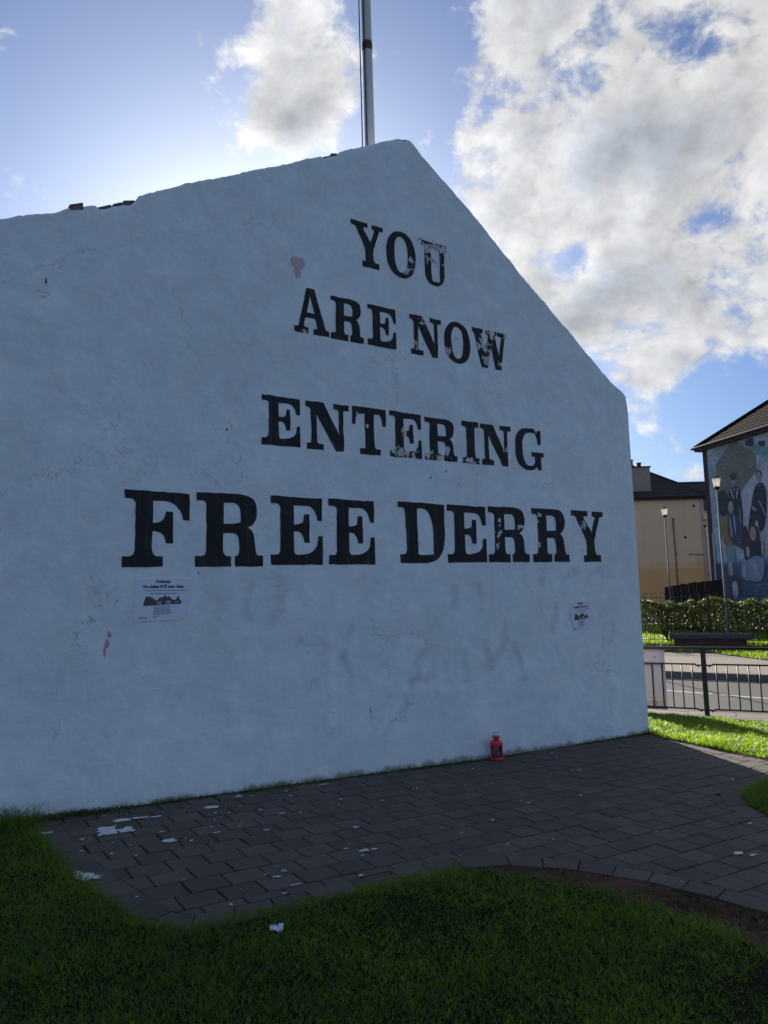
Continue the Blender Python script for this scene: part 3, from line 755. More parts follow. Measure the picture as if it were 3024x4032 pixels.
G['W'] = [[(0, 1), (0, .895), (.04, .885), (.22, 0), (.40, 0), (.52, .56), (.62, 0), (.80, 0), (.93, .88), (1, .895), (1, 1), (.72, 1), (.72, .895), (.83, .88), (.75, .36), (.64, .88), (.70, .895), (.70, 1), (.38, 1), (.38, .895), (.45, .86), (.36, .34), (.235, .88), (.30, .895), (.30, 1)]]
LET = [('Y',-1.447,-1.106,4.477,4.894),('O',-1.075,-0.745,4.454,4.906),('U',-0.669,-0.374,4.457,4.888),
('A',-2.023,-1.691,3.757,4.158),('R',-1.676,-1.341,3.753,4.138),('E',-1.301,-0.994,3.755,4.135),('N',-0.838,-0.472,3.744,4.126),('O',-0.442,-0.121,3.732,4.143),('W',-0.088,0.362,3.738,4.127),
('E',-2.329,-1.985,2.768,3.180),('N',-1.933,-1.517,2.764,3.173),('T',-1.485,-1.135,2.760,3.180),('E',-1.100,-0.749,2.761,3.180),('R',-0.716,-0.336,2.762,3.162),('I',-0.273,-0.063,2.761,3.172),('N',-0.041,0.356,2.762,3.168),('G',0.405,0.797,2.744,3.178),
('F',-3.405,-2.916,1.791,2.350),('R',-2.875,-2.330,1.790,2.356),('E',-2.261,-1.795,1.801,2.356),('E',-1.741,-1.286,1.801,2.356),
('D',-1.034,-0.519,1.810,2.358),('E',-0.494,-0.022,1.814,2.355),('R',0.001,0.529,1.815,2.355),('R',0.575,1.091,1.815,2.359),('Y',1.148,1.640,1.815,2.358)]
def glyph_mesh(name, loops, m, parent, y=-.003):
    """fill outline with holes through a curve, then keep it as a mesh"""
    cu = bpy.data.curves.new(name, 'CURVE'); cu.dimensions = '2D'; cu.fill_mode = 'FRONT'
    for lp_ in loops:
        L_ = [p for i, p in enumerate(lp_) if math.hypot(p[0] - lp_[i - 1][0], p[1] - lp_[i - 1][1]) > 1e-5]
        sp_ = cu.splines.new('POLY'); sp_.points.add(len(L_) - 1); sp_.use_cyclic_u = True
        for i, p in enumerate(L_): sp_.points[i].co = (p[0], p[1], 0, 1)
    tmp = bpy.data.objects.new('tmp', cu); COL.objects.link(tmp)
    dg = bpy.context.evaluated_depsgraph_get(); me = bpy.data.meshes.new_from_object(tmp.evaluated_get(dg))
    bpy.data.objects.remove(tmp); bpy.data.curves.remove(cu)
    me.name = name
    co = [(v_.co.x, y, v_.co.y) for v_ in me.vertices]
    for v_, c in zip(me.vertices, co): v_.co = c
    me.materials.clear(); me.materials.append(m); me.update()
    if len(me.polygons) and me.polygons[0].normal.y > 0: me.flip_normals()
    o = bpy.data.objects.new(name, me); COL.objects.link(o); o.parent = parent; return o
def warp_loop(lp_, u0, u1, h0, h1, seed, amp=.0055):
    # densify and wobble: brush-painted edges
    out = []
    n = len(lp_)
    for i in range(n):
        a = lp_[i]; b_ = lp_[(i + 1) % n]
        A = (u0 + a[0] * (u1 - u0), h0 + a[1] * (h1 - h0)); B = (u0 + b_[0] * (u1 - u0), h0 + b_[1] * (h1 - h0))
        L = math.hypot(B[0] - A[0], B[1] - A[1]); k = max(1, int(L / .03))
        for j in range(k):
            f = j / k; x = A[0] + (B[0] - A[0]) * f; y = A[1] + (B[1] - A[1]) * f
            out.append((x + amp * fnoise(x * 13, y * 13, seed), y + amp * fnoise(x * 13, y * 13, seed + 9)))
    return out
for i, (ch, u0, u1, h0, h1) in enumerate(LET):
    glyph_mesh('letter', [warp_loop(l_, u0, u1, h0, h1, i * 1.7) for l_ in G[ch]], M['letter'], wall)
# older lettering still faintly showing through the white paint
OLD = [[ (-2.34,1.75),(-2.21,1.71),(-2.17,1.59),(-2.20,1.42),(-2.31,1.32) ],[ (-2.45,1.76),(-2.46,1.55),(-2.46,1.37) ],[ (-0.43,1.61),(-0.43,1.49),(-0.45,1.37) ],[ (-0.26,1.66),(-0.13,1.59),(-0.12,1.48),(-0.14,1.39),(-0.22,1.34) ],[ (-1.25,1.69),(-1.24,1.60),(-1.25,1.54) ],[ (0.69,1.67),(0.70,1.57) ],[ (0.97,1.57),(0.99,1.65),(1.16,1.72),(1.26,1.72) ],[ (1.35,1.58),(1.38,1.67),(1.51,1.72),(1.65,1.70),(1.66,1.61) ],[ (-0.82,1.06),(-0.94,0.71),(-1.09,0.45) ],[ (-0.79,1.06),(-0.69,0.78) ],[ (-0.99,0.79),(-0.76,0.79) ],[ (-0.36,1.03),(-0.33,0.71) ],[ (-0.08,1.10),(-0.03,0.79) ],[ (0.19,1.26),(0.12,1.00),(-0.04,0.83) ],[ (0.27,1.05),(0.39,0.65) ],[ (-1.53,1.30),(-1.63,1.03),(-1.55,0.84) ],[ (0.86,1.41),(0.80,1.09) ],[ (-2.05,1.21),(-1.80,1.16),(-1.78,0.97) ],]
for pts in OLD:
    n = len(pts); vs = []; fd = []; fs = []
    for i in range(n):
        a = pts[max(i - 1, 0)]; b_ = pts[min(i + 1, n - 1)]; L_ = math.hypot(b_[0] - a[0], b_[1] - a[1]); nx_, nz_ = -(b_[1] - a[1]) / L_, (b_[0] - a[0]) / L_
        for o_, f_ in ((-.075, 0), (-.014, 1), (.014, 1), (.075, 0)):
            vs.append((pts[i][0] + nx_ * o_, -.0025, pts[i][1] + nz_ * o_)); fd.append(f_ * (1 if 0 < i < n - 1 or n < 4 else .3))
    for i in range(n - 1):
        for j in range(3): fs.append((i * 4 + j, i * 4 + j + 1, i * 4 + j + 5, i * 4 + j + 4))
    o = mesh_obj('faded_stroke', vs, fs, M['ghost'], wall); at = o.data.attributes.new('fade', 'FLOAT', 'POINT'); at.data.foreach_set('value', fd)

# ------------------------------------------------------------------ posters on the wall
def text_mesh(s, size, m, parent, x, z, y=-.0015, bold=.0, align='CENTER', sx_=1.0, name='headline'):
    cu = bpy.data.curves.new('t', 'FONT'); cu.body = s; cu.size = size; cu.align_x = align; cu.offset = bold; cu.resolution_u = 2
    tmp = bpy.data.objects.new('tmp', cu); COL.objects.link(tmp)
    dg = bpy.context.evaluated_depsgraph_get(); me = bpy.data.meshes.new_from_object(tmp.evaluated_get(dg)); bpy.data.objects.remove(tmp); bpy.data.curves.remove(cu)
    me.name = name
    for v_ in me.vertices: v_.co = (x + v_.co.x * sx_, y, z + v_.co.y)
    me.materials.clear(); me.materials.append(m); me.update()
    if len(me.polygons) and me.polygons[0].normal.y > 0: me.flip_normals()
    o = bpy.data.objects.new(name, me); COL.objects.link(o); o.parent = parent; return o
def poster(u, h, w, hh, label, torn, tilt):
    p = empty('poster', (WO.x + D.x * u - N_.x * .006, WO.y + D.y * u - N_.y * .006, h), WANG)
    p.rotation_euler = (0, -tilt, WANG); tag(p, label, 'poster', 'news posters pasted on the wall')
    if torn: out = [(-w / 2, 0), (w * .315, .005), (w * .36, .03), (w * .40, .06), (w * .405, .10), (w * .44, .12), (w * .45, hh * .44), (w * .49, hh * .47), (w * .5, hh * .6), (w * .5, hh), (-w / 2 + .01, hh), (-w / 2 + .004, hh * .5)]
    else: out = [(-w / 2 + .03, 0), (w / 2, .005), (w / 2, hh - .004), (-w / 2, hh), (-w / 2, hh * .35), (-w / 2 + .025, hh * .2)]
    n = 14; vs = []; fs = []
    mb = MB(); vsf = [(x, -.0006 + .0 * x, z) for x, z in out]
    b2 = [(x, .003, z) for x, z in out]; k = len(out)
    mb.add(vsf + b2, [tuple(range(k)), tuple(range(2 * k - 1, k - 1, -1))] + [(i, k + i, k + (i + 1) % k, (i + 1) % k) for i in range(k)])
    sh = mb.build('sheet', M['paper'], p)
    a = w / .42; b_ = hh / .30
    text_mesh('Kneecap:', .030 * b_, M['ink'], p, -.005 * a, hh - .028 * b_, bold=.0012, sx_=a * .95)
    text_mesh('We defied RT\u00c9 over Gaza', .0305 * b_, M['ink'], p, -.005 * a, hh - .065 * b_, bold=.0012, sx_=a * .90)
    # subtitle and body copy: lines of tiny type, too small to read
    L = MB()
    def tl(x0, x1, z, hgt=.0042):
        x = x0
        while x < x1:
            ln = random.uniform(.006, .022); e = min(x + ln, x1); L.add([(x * a, -.0015, z * b_), (e * a, -.0015, z * b_), (e * a, -.0015, (z + hgt) * b_), (x * a, -.0015, (z + hgt) * b_)], [(0, 1, 2, 3)]); x = e + .003
    H = hh / b_
    tl(-.14, .165, H - .085); tl(-.10, .09, H - .106)
    for i in range(6): tl(-.075, .05 + random.uniform(-.01, .015), H - .20 - i * .0105)
    tl(-.075, -.04, H - .267); tl(-.075, -.055, H - .28); tl(-.18, -.12, H - .274, .006); tl(-.18, -.12, H - .284, .003)
    L.build('small_print', M['ink'], p)['kind'] = 'stuff'
    def pic(pts, m, name='picture', y=-.0015):
        P = [(x * a, y, (H - z) * b_) for x, z in pts]; o = mesh_obj(name, P, [tuple(range(len(P)))], m, p)
        if o.data.polygons[0].normal.y > 0: o.data.flip_normals()
    pic([(-.148, .19), (-.145, .165), (-.13, .125), (-.10, .125), (-.075, .14), (-.05, .155), (-.03, .132), (-.005, .132), (.008, .108), (.018, .132), (.035, .122), (.055, .142), (.07, .153), (.09, .148), (.097, .128), (.112, .126), (.112, .143), (.13, .165), (.125, .18), (0, .185)], M['inkgrey'])
    pic([(-.055, .18), (-.045, .162), (-.02, .158), (-.015, .18)], M['inklight'], y=-.002); pic([(.008, .182), (.015, .155), (.04, .15), (.055, .17), (.05, .182)], M['inklight'], y=-.002); pic([(.078, .165), (.11, .16), (.112, .168), (.08, .172)], M['inklight'], y=-.002)
    return p
poster(-3.11, 1.40, .42, .305, 'larger newsprint poster with a torn lower right corner below the big F', True, -.01)
poster(1.222, 1.105, .31, .30, 'small newsprint poster with square corners on the wall below the last letters', False, .03)

# ------------------------------------------------------------------ flagpole behind the wall
fx, fy = -.035, 7.20
fpz = gh(w2st(fx, fy)[0]) - .1
fpole = empty('flagpole', (fx, fy, fpz)); tag(fpole, 'tall white flagpole with a rusty band and dark halyards standing behind the wall', 'flagpole')
mb = MB(); mb.lathe([(.075, 0), (.075, 1.2), (.060, 1.25), (.0565, 3), (.052, 7.38), (.050, 10.6), (.03, 12.3)], seg=20); mb.build('pole', M['polewhite'], fpole, True)
mb = MB(); mb.lathe([(.0535, 7.25 - fpz - .05), (.0547, 7.27 - fpz - .05), (.0545, 7.33 - fpz - .05), (.0530, 7.35 - fpz - .05)], seg=20, cap=False); mb.build('rust_band', M['rust'], fpole, True)
for (ox, oy) in ((-.078, -.01), (-.030, -.060)):
    mb = MB(); mb.tube([(ox, oy, .9), (ox * .97 - .004, oy, 4), (ox * .97, oy, 7), (ox * .9, oy, 12)], .006, 6); mb.build('halyard', M['rope'], fpole)
mb = MB(); mb.lathe([(.001, 12.3), (.05, 12.33), (.07, 12.4), (.05, 12.47), (.001, 12.5)], seg=16, cap=False); mb.build('finial', M['polewhite'], fpole, True)

# ------------------------------------------------------------------ red candle lantern
ls, lt_ = -.095, .10
lp_ = st2w(ls, lt_, gh(ls) + .004)
lan = empty('lantern', lp_, .3); tag(lan, 'small red metal candle lantern standing at the foot of the white wall', 'lantern')
mb = MB(); mb.lathe([(.052, 0), (.057, .004), (.057, .020), (.052, .026), (.050, .026)], seg=28); mb.build('base', M['red'], lan, True)
mb = MB(); mb.lathe([(.052, .128), (.056, .128), (.056, .138), (.062, .140), (.060, .150), (.046, .166), (.032, .174), (.030, .176), (.026, .176)], seg=28); mb.build('roof', M['red'], lan, True)
mb = MB(); mb.lathe([(.024, .174), (.026, .190), (.030, .196), (.037, .198), (.036, .206), (.024, .214), (.006, .217)], seg=24); mb.build('chimney_cap', M['red'], lan, True)
mb = MB(); mb.lathe([(.0495, .026), (.0495, .128), (.0480, .128), (.0480, .026)], seg=28, cap=False); mb.build('glass', M['lglass'], lan, True)
for k in range(8):
    a = 2 * math.pi * k / 8; mb = MB(); mb.tube([(.0535 * math.cos(a), .0535 * math.sin(a), .022), (.0535 * math.cos(a), .0535 * math.sin(a), .13)], .0030, 6); mb.build('cage_bar', M['red'], lan)
mb = MB(); mb.lathe([(.020, .026), (.020, .072), (.018, .075), (.003, .075)], seg=16); mb.build('candle', M['wax'], lan, True)
mb = MB(); mb.tube([(.036 * math.cos(a), 0, .200 + .045 * math.sin(a)) for a in np.linspace(0, math.pi, 15)], .0014, 5); mb.build('handle', M['iron'], lan)

# ------------------------------------------------------------------ scrap of paper on the near grass
ps = st2w(-3.34, 2.43, gh(-3.34) + .045)
vs = []; n = 7
for i in range(n):
    for j in range(n):
        x = (i / (n - 1) - .5) * .05; y = (j / (n - 1) - .5) * .035; vs.append((x + .004 * random.uniform(-1, 1), y + .004 * random.uniform(-1, 1), .012 * random.uniform(-1, 1) + abs(x) * .3))
pc = mesh_obj('paper_scrap', vs, [(i * n + j, (i + 1) * n + j, (i + 1) * n + j + 1, i * n + j + 1) for i in range(n - 1) for j in range(n - 1)], M['paper'], None, ps)
tag(pc, 'crumpled white scrap of paper lying on the dark grass in front of the paving', 'litter')

# ------------------------------------------------------------------ pedestrian guard railing
gr = empty('guard_railing', (RAIL0.x, RAIL0.y, -.21), math.atan2(RD.y, RD.x))
tag(gr, 'black steel pedestrian guard railing between the sunlit grass and the road', 'railing')
Z = .21
PS = 1.98
for k in range(-2, 3):
    mb = MB(); mb.box(k * PS - .03, k * PS + .03, -.03, .03, 0, .66 + Z); o = mb.build('post', M['iron'], gr); bevel(o, .004, 1)
for k in range(-2, 2):
    x0, x1 = k * PS, (k + 1) * PS
    mb = MB(); mb.box(x0, x1, -.03, .03, .663 + Z, .70 + Z); o = mb.build('handrail', M['iron'], gr); bevel(o, .005, 1)
    for zz_ in (.468, -.122):
        mb = MB(); mb.box(x0 + .10, x1 - .10, -.010, .010, zz_ + Z - .010, zz_ + Z + .010); mb.build('rail', M['iron'], gr)
        for xx in (x0 + .03, x1 - .11):
            mb = MB(); mb.box(xx, xx + .08, -.014, .014, zz_ + Z - .022, zz_ + Z - .004); mb.box(xx + .03, xx + .05, -.02, .02, zz_ + Z - .036, zz_ + Z - .022); mb.build('clamp', M['iron'], gr)
    nb = 14
    for j in range(nb):
        x = x0 + .15 + j * (PS - .30) / (nb - 1)
        mb = MB(); mb.tube([(x, 0, -.112 + Z), (x, 0, .46 + Z)], .0085, 8); mb.build('bar', M['iron'], gr, True)
# banner tied to it
bx = -.50
bn = empty('banner', gr.matrix_world @ Vector((0, 0, 0)))
bn.location = RAIL0 + RD * bx + RQ * .035; bn.location.z = -.19; bn.rotation_euler = (0, 0, math.atan2(RD.y, RD.x))
tag(bn, 'pale pink and peach plastic banner tied behind the railing beside the white wall', 'banner')
def bnr(x0, x1, z0, z1, m, name, y=0.0):
    mb = MB(); mb.box(x0, x1, y, .006, z0, z1); return mb.build(name, m, bn)
bnr(-.9, 0, .165, .845, M['banner'], 'sheet'); bnr(-.9, 0, .085, .162, M['bannerlow'], 'lower_band'); bnr(-.9, 0, .03, .082, M['bannerdark'], 'bottom_band')
bnr(-.055, 0, .165, .845, M['bannerdark'], 'side_band', -.003).data.materials[0] = plain('banner_side_mauve', (.50, .43, .47), .6)  # narrow side band in a darker pink than the sheet
for zc in (.74,):
    mesh_obj('printed_arrow', [(-.145, -.002, zc - .02), (-.10, -.002, zc), (-.145, -.002, zc + .025), (-.135, -.002, zc)], [(0, 1, 2, 3)], M['bannerink'], bn)
text_mesh('01', .085, M['bannerink'], bn, -.16, .09, y=-.002, bold=.002, name='printed_number')
mb = MB(); mb.tube([(-.03, -.045, .84), (-.03, -.05, .90), (-.035, -.045, .955)], .004, 5); mb.tube([(-.028, -.05, .88), (-.012, -.05, .95)], .003, 5)
zt_o = mb.build('cable_tie', M['splash'], bn)

# ------------------------------------------------------------------ bow-top railing in front of the hedge
bt = empty('bow_top_railing', (F0.x, F0.y, -.185), math.atan2(FD.y, FD.x))
tag(bt, 'low black bow-top iron railing running along the front of the hedge', 'railing')
for k in range(-7, 24):
    x = k * .235
    pts = [(x, 0, 0), (x, 0, 1.40)] + [(x + .06 - .06 * math.cos(a), 0, 1.42 + .06 * math.sin(a)) for a in np.linspace(0.3, math.pi - .3, 7)] + [(x + .12, 0, 1.40), (x + .12, 0, 0)]
    mb = MB(); mb.tube(pts, .0065, 5); mb.build('bow', M['iron'], bt, True)
for zz_ in (1.33, .65, .12):
    mb = MB(); mb.box(-1.8, 5.6, -.012, .012, zz_ - .008, zz_ + .008); mb.build('rail', M['iron'], bt)
for k in (-1.0, 1.75, 4.5):
    mb = MB(); mb.box(k - .03, k + .03, -.03, .03, 0, 1.35); mb.build('post', M['iron'], bt)

# ------------------------------------------------------------------ brick planter with cap slab
pl = empty('stone_bench', (7.80, 20.45, -.2), math.atan2(FD.y, FD.x)); tag(pl, 'low dark brick bench with a thick weathered slab top in front of the hedge', 'bench')
mb = MB(); mb.box(-.10, 1.92, -.10, .75, .245, .375); o = mb.build('cap_slab', M['stoneplant'], pl); bevel(o, .02, 2)
mb = MB(); mb.box(.008, 1.752, .008, .64, 0, .244); mb.build('core', M['stoneplant'], pl)
for r_ in range(3):
    x = 0.0 if r_ % 2 == 0 else -.11
    while x < 1.76:
        a = max(x, 0); e = min(x + .215, 1.76)
        if e - a > .04:
            mb = MB(); mb.box(a + .004, e - .004, 0, .1, r_ * .081 + .004, (r_ + 1) * .081 - .004); mb.build('brick', M['plbrick'], pl)
        x += .223

# ------------------------------------------------------------------ street lamps
def lamp(x, y, ztop):
    h = ztop + .2
    L_ = empty('street_lamp', (x, y, -.2))
    mb = MB(); mb.lathe([(.045, 0), (.045, .9), (.028, .95), (.022, h - .36)], seg=12); mb.build('column', M['galv'], L_, True)
    mb = MB(); mb.lathe([(.03, h - .38), (.045, h - .37), (.075, h - .31), (.085, h - .29)], seg=12); mb.build('collar', M['iron'], L_, True)
    mb = MB(); mb.lathe([(.08, h - .29), (.125, h - .06)], seg=6, cap=False); mb.build('glass', M['opal'], L_)
    mb = MB(); mb.lathe([(.13, h - .06), (.135, h - .045), (.09, h - .02), (.03, h), (.02, h + .03)], seg=6); mb.build('cap', M['iron'], L_)
    return L_
tag(lamp(9.52, 20.95, 4.55), 'tall slim street lamp in front of the mural wall, nearest and largest of the lamps', 'street lamp', 'slim street lamps across the road')
tag(lamp(10.4, 27.3, 4.36), 'slim street lamp standing before the middle of the tan building', 'street lamp', 'slim street lamps across the road')
tag(lamp(15.63, 36, 4.6), 'smallest street lamp, just left of the mural house corner', 'street lamp', 'slim street lamps across the road')
tag(lamp(4.5, 20.0, 3.6), 'street lamp hidden behind the white wall, casting its shadow over the road', 'street lamp', 'slim street lamps across the road')

# ------------------------------------------------------------------ dark timber fence
tf = empty('timber_fence', (10.47, 28.0, -.2), math.atan2(-.45, 1.9)); tag(tf, 'tall black-stained timber board fence between hedge and tan building', 'fence')
for k in range(15):
    x = k * .142; h = 1.66 + .014 * k + random.uniform(-.025, .015)
    if k < 3: h -= .012 * (3 - k)
    mb = MB(); y = .012 * (k % 2); mb.box(x + .003, x + .139, y, y + .022, 0, h); mb.build('board', M['timber'], tf)
for zz_ in (.4, 1.3):
    mb = MB(); mb.box(0, 2.13, .036, .08, zz_, zz_ + .08); mb.build('cross_rail', M['timber'], tf)

# ------------------------------------------------------------------ paved forecourt before the houses: unseen, added to bounce light onto them
b = MB(); b.prism([(4, 29.2), (12.2, 28.9), (20.5, 33), (24, 44.9), (-14, 44.9), (-14, 30)], -.40, -.17); fc = b.build('bounce_forecourt', plain('pale_bounce_concrete', (.42, .38, .32), .9, var=.15, scale=2)); fc['kind'] = 'structure'

# ------------------------------------------------------------------ tan building
tb = empty('tan_house', (6.0, 45.0, -.2)); tag(tb, 'tan roughcast two-storey house with a dark hipped roof and chimney', 'house')
mb = MB(); mb.box(0, 13.55, 0, 8, 0, 6.9); mb.build('walls', M['tan'], tb)
# hipped roof as courses of tiles
def roof_plane(p00, p10, p11, p01, course, step, name, m, parent):
    """a sloping roof face (eave left, eave right, top right, top left) built from overlapping courses"""
    p00, p10, p11, p01 = map(Vector, (p00, p10, p11, p01)); nrm = (p10 - p00).cross(p01 - p00).normalized()
    H = ((p01 - p00).length + (p11 - p10).length) / 2; n = max(1, int(H / course)); mb = MB()
    for i in range(n):
        f0, f1 = i / n, (i + 1) / n
        a = p00.lerp(p01, f0); b_ = p10.lerp(p11, f0); c = p10.lerp(p11, f1); d_ = p00.lerp(p01, f1)
        up = nrm * step
        mb.add([a, b_, b_ + up, a + up, c, d_], [(0, 1, 2, 3), (3, 2, 4, 5)])
    return mb.build(name, m, parent)
e = .25; z0 = 7.0
A, B, C_, Dd = (-e, -e, z0), (13.6 + e, -e, z0), (13.6 + e, 8 + e, z0), (-e, 8 + e, z0)
T0, T1 = (4.2, 4, z0 + 3.1), (13.6 - 4.1, 4, z0 + 3.1)
for nm, (p, q_, r_, s2) in dict(f=(A, B, T1, T0), r=(B, C_, T1, T1), b=(C_, Dd, T0, T1), l=(Dd, A, T0, T0)).items():
    roof_plane(p, q_, r_, s2, .34, .03, 'roof_slope', M['slate'], tb)
mb = MB(); mb.tube([B, T1], .09, 6); mb.tube([A, T0], .09, 6); mb.tube([T0, T1], .09, 6); mb.build('ridge_tiles', M['slate'], tb)
mb = MB(); mb.box(-e, 13.6 + e, -e - .02, -.02, 6.82, 7.0); mb.build('fascia', M['fascia'], tb)
mb = MB(); mb.tube([(-e, -e - .09, 6.99), (13.6 + e, -e - .09, 6.99)], .065, 8); mb.build('gutter', M['fascia'], tb)
mb = MB(); mb.box(8.75, 10.55, .35, 1.25, 7.0, 8.92); mb.build('chimney', plain('chimney_render', (.33, .29, .25), .9, var=.2, scale=4), tb)
mb = MB(); mb.box(8.68, 10.62, .28, 1.32, 8.923, 9.0); mb.build('chimney_cap', M['pot'], tb)
for x, h in ((9.55, .5), (10.05, .30)):
    mb = MB(); mb.lathe([(.14, 9.0), (.12, 9.0 + h - .1), (.15, 9.0 + h - .09), (.15, 9.0 + h)], x, .8, 12); mb.build('chimney_pot', M['pot'], tb, True)
mb = MB(); mb.tube([(13.42, -.1, 6.9), (13.42, -.1, 0)], .055, 8); mb.build('downpipe', M['pipe'], tb)
mb = MB(); mb.tube([(11.6, -.06, 5.7), (11.64, -.06, 1)], .03, 6)
mb.tube([(11.6, -.05, 5.55), (11.75, -.05, 5.6)], .02, 5); mb.tube([(11.6, -.05, 3.5), (11.78, -.05, 3.5)], .02, 5)
mb.build('wall_cable', M['stoneplant'], tb)
mb = MB(); mb.tube([(12.4, -.06, 3.45), (13.4, -.06, 3.40)], .02, 5); mb.build('wall_cable', M['rust'], tb)
for x, z in ((12.95, 6.4), (12.3, 4.5)):
    mb = MB(); mb.lathe([(.075, -.02), (.085, -.01), (.06, 0)], seg=10)
    o = mb.build('vent', M['fascia'], tb); o.rotation_euler = (R(90), 0, 0); o.location = (x, -.03, z)
mb = MB(); mb.box(0, 13.55, -.012, 0, 2.60, 2.63); mb.build('render_band', M['tan'], tb)
# house behind with a plain ridge
rb = empty('rear_house', (17.0, 57.0, -.2)); tag(rb, 'distant house of which only a dark level roof ridge shows behind the tan building', 'house')
mb = MB(); mb.box(0, 14, 0, 8, 0, 7.3); mb.build('walls', M['tan'], rb)
roof_plane((-.3, -.3, 7.3), (14.3, -.3, 7.3), (14.3, 4, 9.95), (-.3, 4, 9.95), .36, .03, 'roof_slope', M['slate'], rb)
roof_plane((14.3, 8.3, 7.3), (-.3, 8.3, 7.3), (-.3, 4, 9.95), (14.3, 4, 9.95), .36, .03, 'roof_slope', M['slate'], rb)
mb = MB(); mb.add([(-.001, 0, 7.3), (-.001, 8, 7.3), (-.001, 4, 9.9), (13.999, 0, 7.3), (13.999, 8, 7.3), (13.999, 4, 9.9)], [(0, 2, 1), (3, 4, 5)]); mb.build('gable', M['tan'], rb)
mb = MB(); mb.tube([(-.3, 4, 9.98), (14.3, 4, 9.98)], .1, 6); mb.build('ridge_tiles', M['slate'], rb)

# ------------------------------------------------------------------ mural house (local x along the painted wall, y into the house)
mh = empty('mural_house', (13.15, 30.0, -.2), math.atan2(-.9752, .2215)); tag(mh, 'house with a large blue painted mural on its wall under a brown tiled hipped roof', 'house')
# local +y is to the left of +x, i.e. (.9752,.2215): into the house
def f_mural(N):
    o = N.obj(); x, y, z = N.xyz(o)
    n = N.noise(o, 1.1, 6, .65, 1.0); n2 = N.noise(N.v('ADD', o, (5, 0, 2)), .55, 4, .6, .8)
    c = N.mix(N.ss(n, .38, .66), (.20, .33, .40), (.46, .57, .67))
    c = N.mix(N.ss(n2, .46, .60, 0, .7), c, (.34, .38, .46))
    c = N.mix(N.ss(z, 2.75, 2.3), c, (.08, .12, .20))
    # course lines of the blockwork showing through
    zc = N.m('FRACT', N.m('DIVIDE', z, .23)); ln = N.m('MULTIPLY', N.ss(zc, .90, .95), N.ss(N.noise(N.v('MULTIPLY', o, (1.2, 1, 6)), 1.5, 4), .5, .64))
    c = N.mix(N.m('MULTIPLY', ln, .55), c, (.55, .60, .66))
    f = N.noise(o, 9, 5, .6)
    N.out(N.bsdf(N.v('SCALE', c, N.m('ADD', .72, N.m('MULTIPLY', f, .5))), .8, N.bump(N.ss(zc, .95, 1.0), .3, -.01)))
M['mural'] = mat('mural_paint', f_mural)
def paint(name, col, var=.45, sc=3):
    def f(N):
        o = N.obj(); x, y, z = N.xyz(o)
        n = N.noise(o, sc, 6, .65, .8); c = N.v('SCALE', col, N.m('ADD', 1 - var, N.m('MULTIPLY', n, 2 * var)))
        zc = N.m('FRACT', N.m('DIVIDE', z, .23)); ln = N.m('MULTIPLY', N.ss(zc, .90, .95), N.ss(N.noise(N.v('MULTIPLY', o, (1.2, 1, 6)), 1.5, 4), .5, .64))
        c = N.mix(N.m('MULTIPLY', ln, .35), c, (.5, .55, .6))
        N.out(N.bsdf(c, .8))
    return mat(name, f)
mb = MB(); mb.box(0, 9, 0, 7.5, 0, 7.15); mb.build('walls', M['quoin'], mh)
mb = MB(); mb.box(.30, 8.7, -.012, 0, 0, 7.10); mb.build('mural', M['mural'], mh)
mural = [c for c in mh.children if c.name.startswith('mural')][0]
def chaikin(P, n=2):
    for _ in range(n):
        o = []
        for i in range(len(P)):
            a = P[i]; b_ = P[(i + 1) % len(P)]
            o += [(a[0] * .78 + b_[0] * .22, a[1] * .78 + b_[1] * .22), (a[0] * .22 + b_[0] * .78, a[1] * .22 + b_[1] * .78)]
        P = o
    return P
def shape(pts, m, lay=1, name='painted_shape'):
    if m not in (mg, mt) and len(pts) < 14: pts = [(x + .02 * fnoise(x * 9, z * 9, lay), z + .02 * fnoise(x * 9, z * 9, lay + 4)) for x, z in chaikin(pts)]
    P = [(x, -.012 - .003 * lay, z + .2) for x, z in pts]
    o = mesh_obj(name, P, [tuple(range(len(P)))], m, mural)
    if o.data.polygons[0].normal.y > 0: o.data.flip_normals()
    return o
def oval(cx, cz, rx, rz, n=18): return [(cx + rx * math.cos(2 * math.pi * i / n), cz + rz * math.sin(2 * math.pi * i / n)) for i in range(n)]
mg = paint('mural_grey_green', (.16, .19, .17)); md = paint('mural_dark', (.045, .052, .075)); mdk = paint('mural_navy', (.06, .085, .14)); mb_ = paint('mural_denim', (.19, .28, .40)); my = paint('mural_ochre', (.24, .19, .08)); mf = paint('mural_skin', (.33, .31, .32)); mr = paint('mural_maroon', (.09, .04, .05)); mt = paint('mural_teal', (.16, .30, .34)); mch = paint('mural_umber', (.07, .075, .09))
shape([(.78, 3.3), (2.98, 3.3), (3.06, 6.23), (2.04, 6.91), (1.77, 6.93), (.78, 6.23)][::-1], mg, 1)
shape([(2.04, 6.91), (3.02, 6.22), (5.2, 5.5), (5.2, 6.2), (3.68, 6.35)], mt, 2)
shape([(2.55, 6.62), (3.02, 6.50), (3.02, 6.82), (2.80, 6.88), (2.55, 6.78)], mch, 3); shape([(3.22, 6.50), (3.58, 6.36), (3.58, 6.62), (3.2, 6.66)], mch, 3)
cloudp = paint('mural_smoke', (.40, .44, .55), .5, 2)
shape([(x, z) for x, z in [(1.9, 4.6), (2.3, 5.1), (2.9, 5.5), (3.6, 5.9), (4.6, 5.4), (4.6, 3.4), (2.6, 3.3), (2.1, 3.6)]], cloudp, 2)
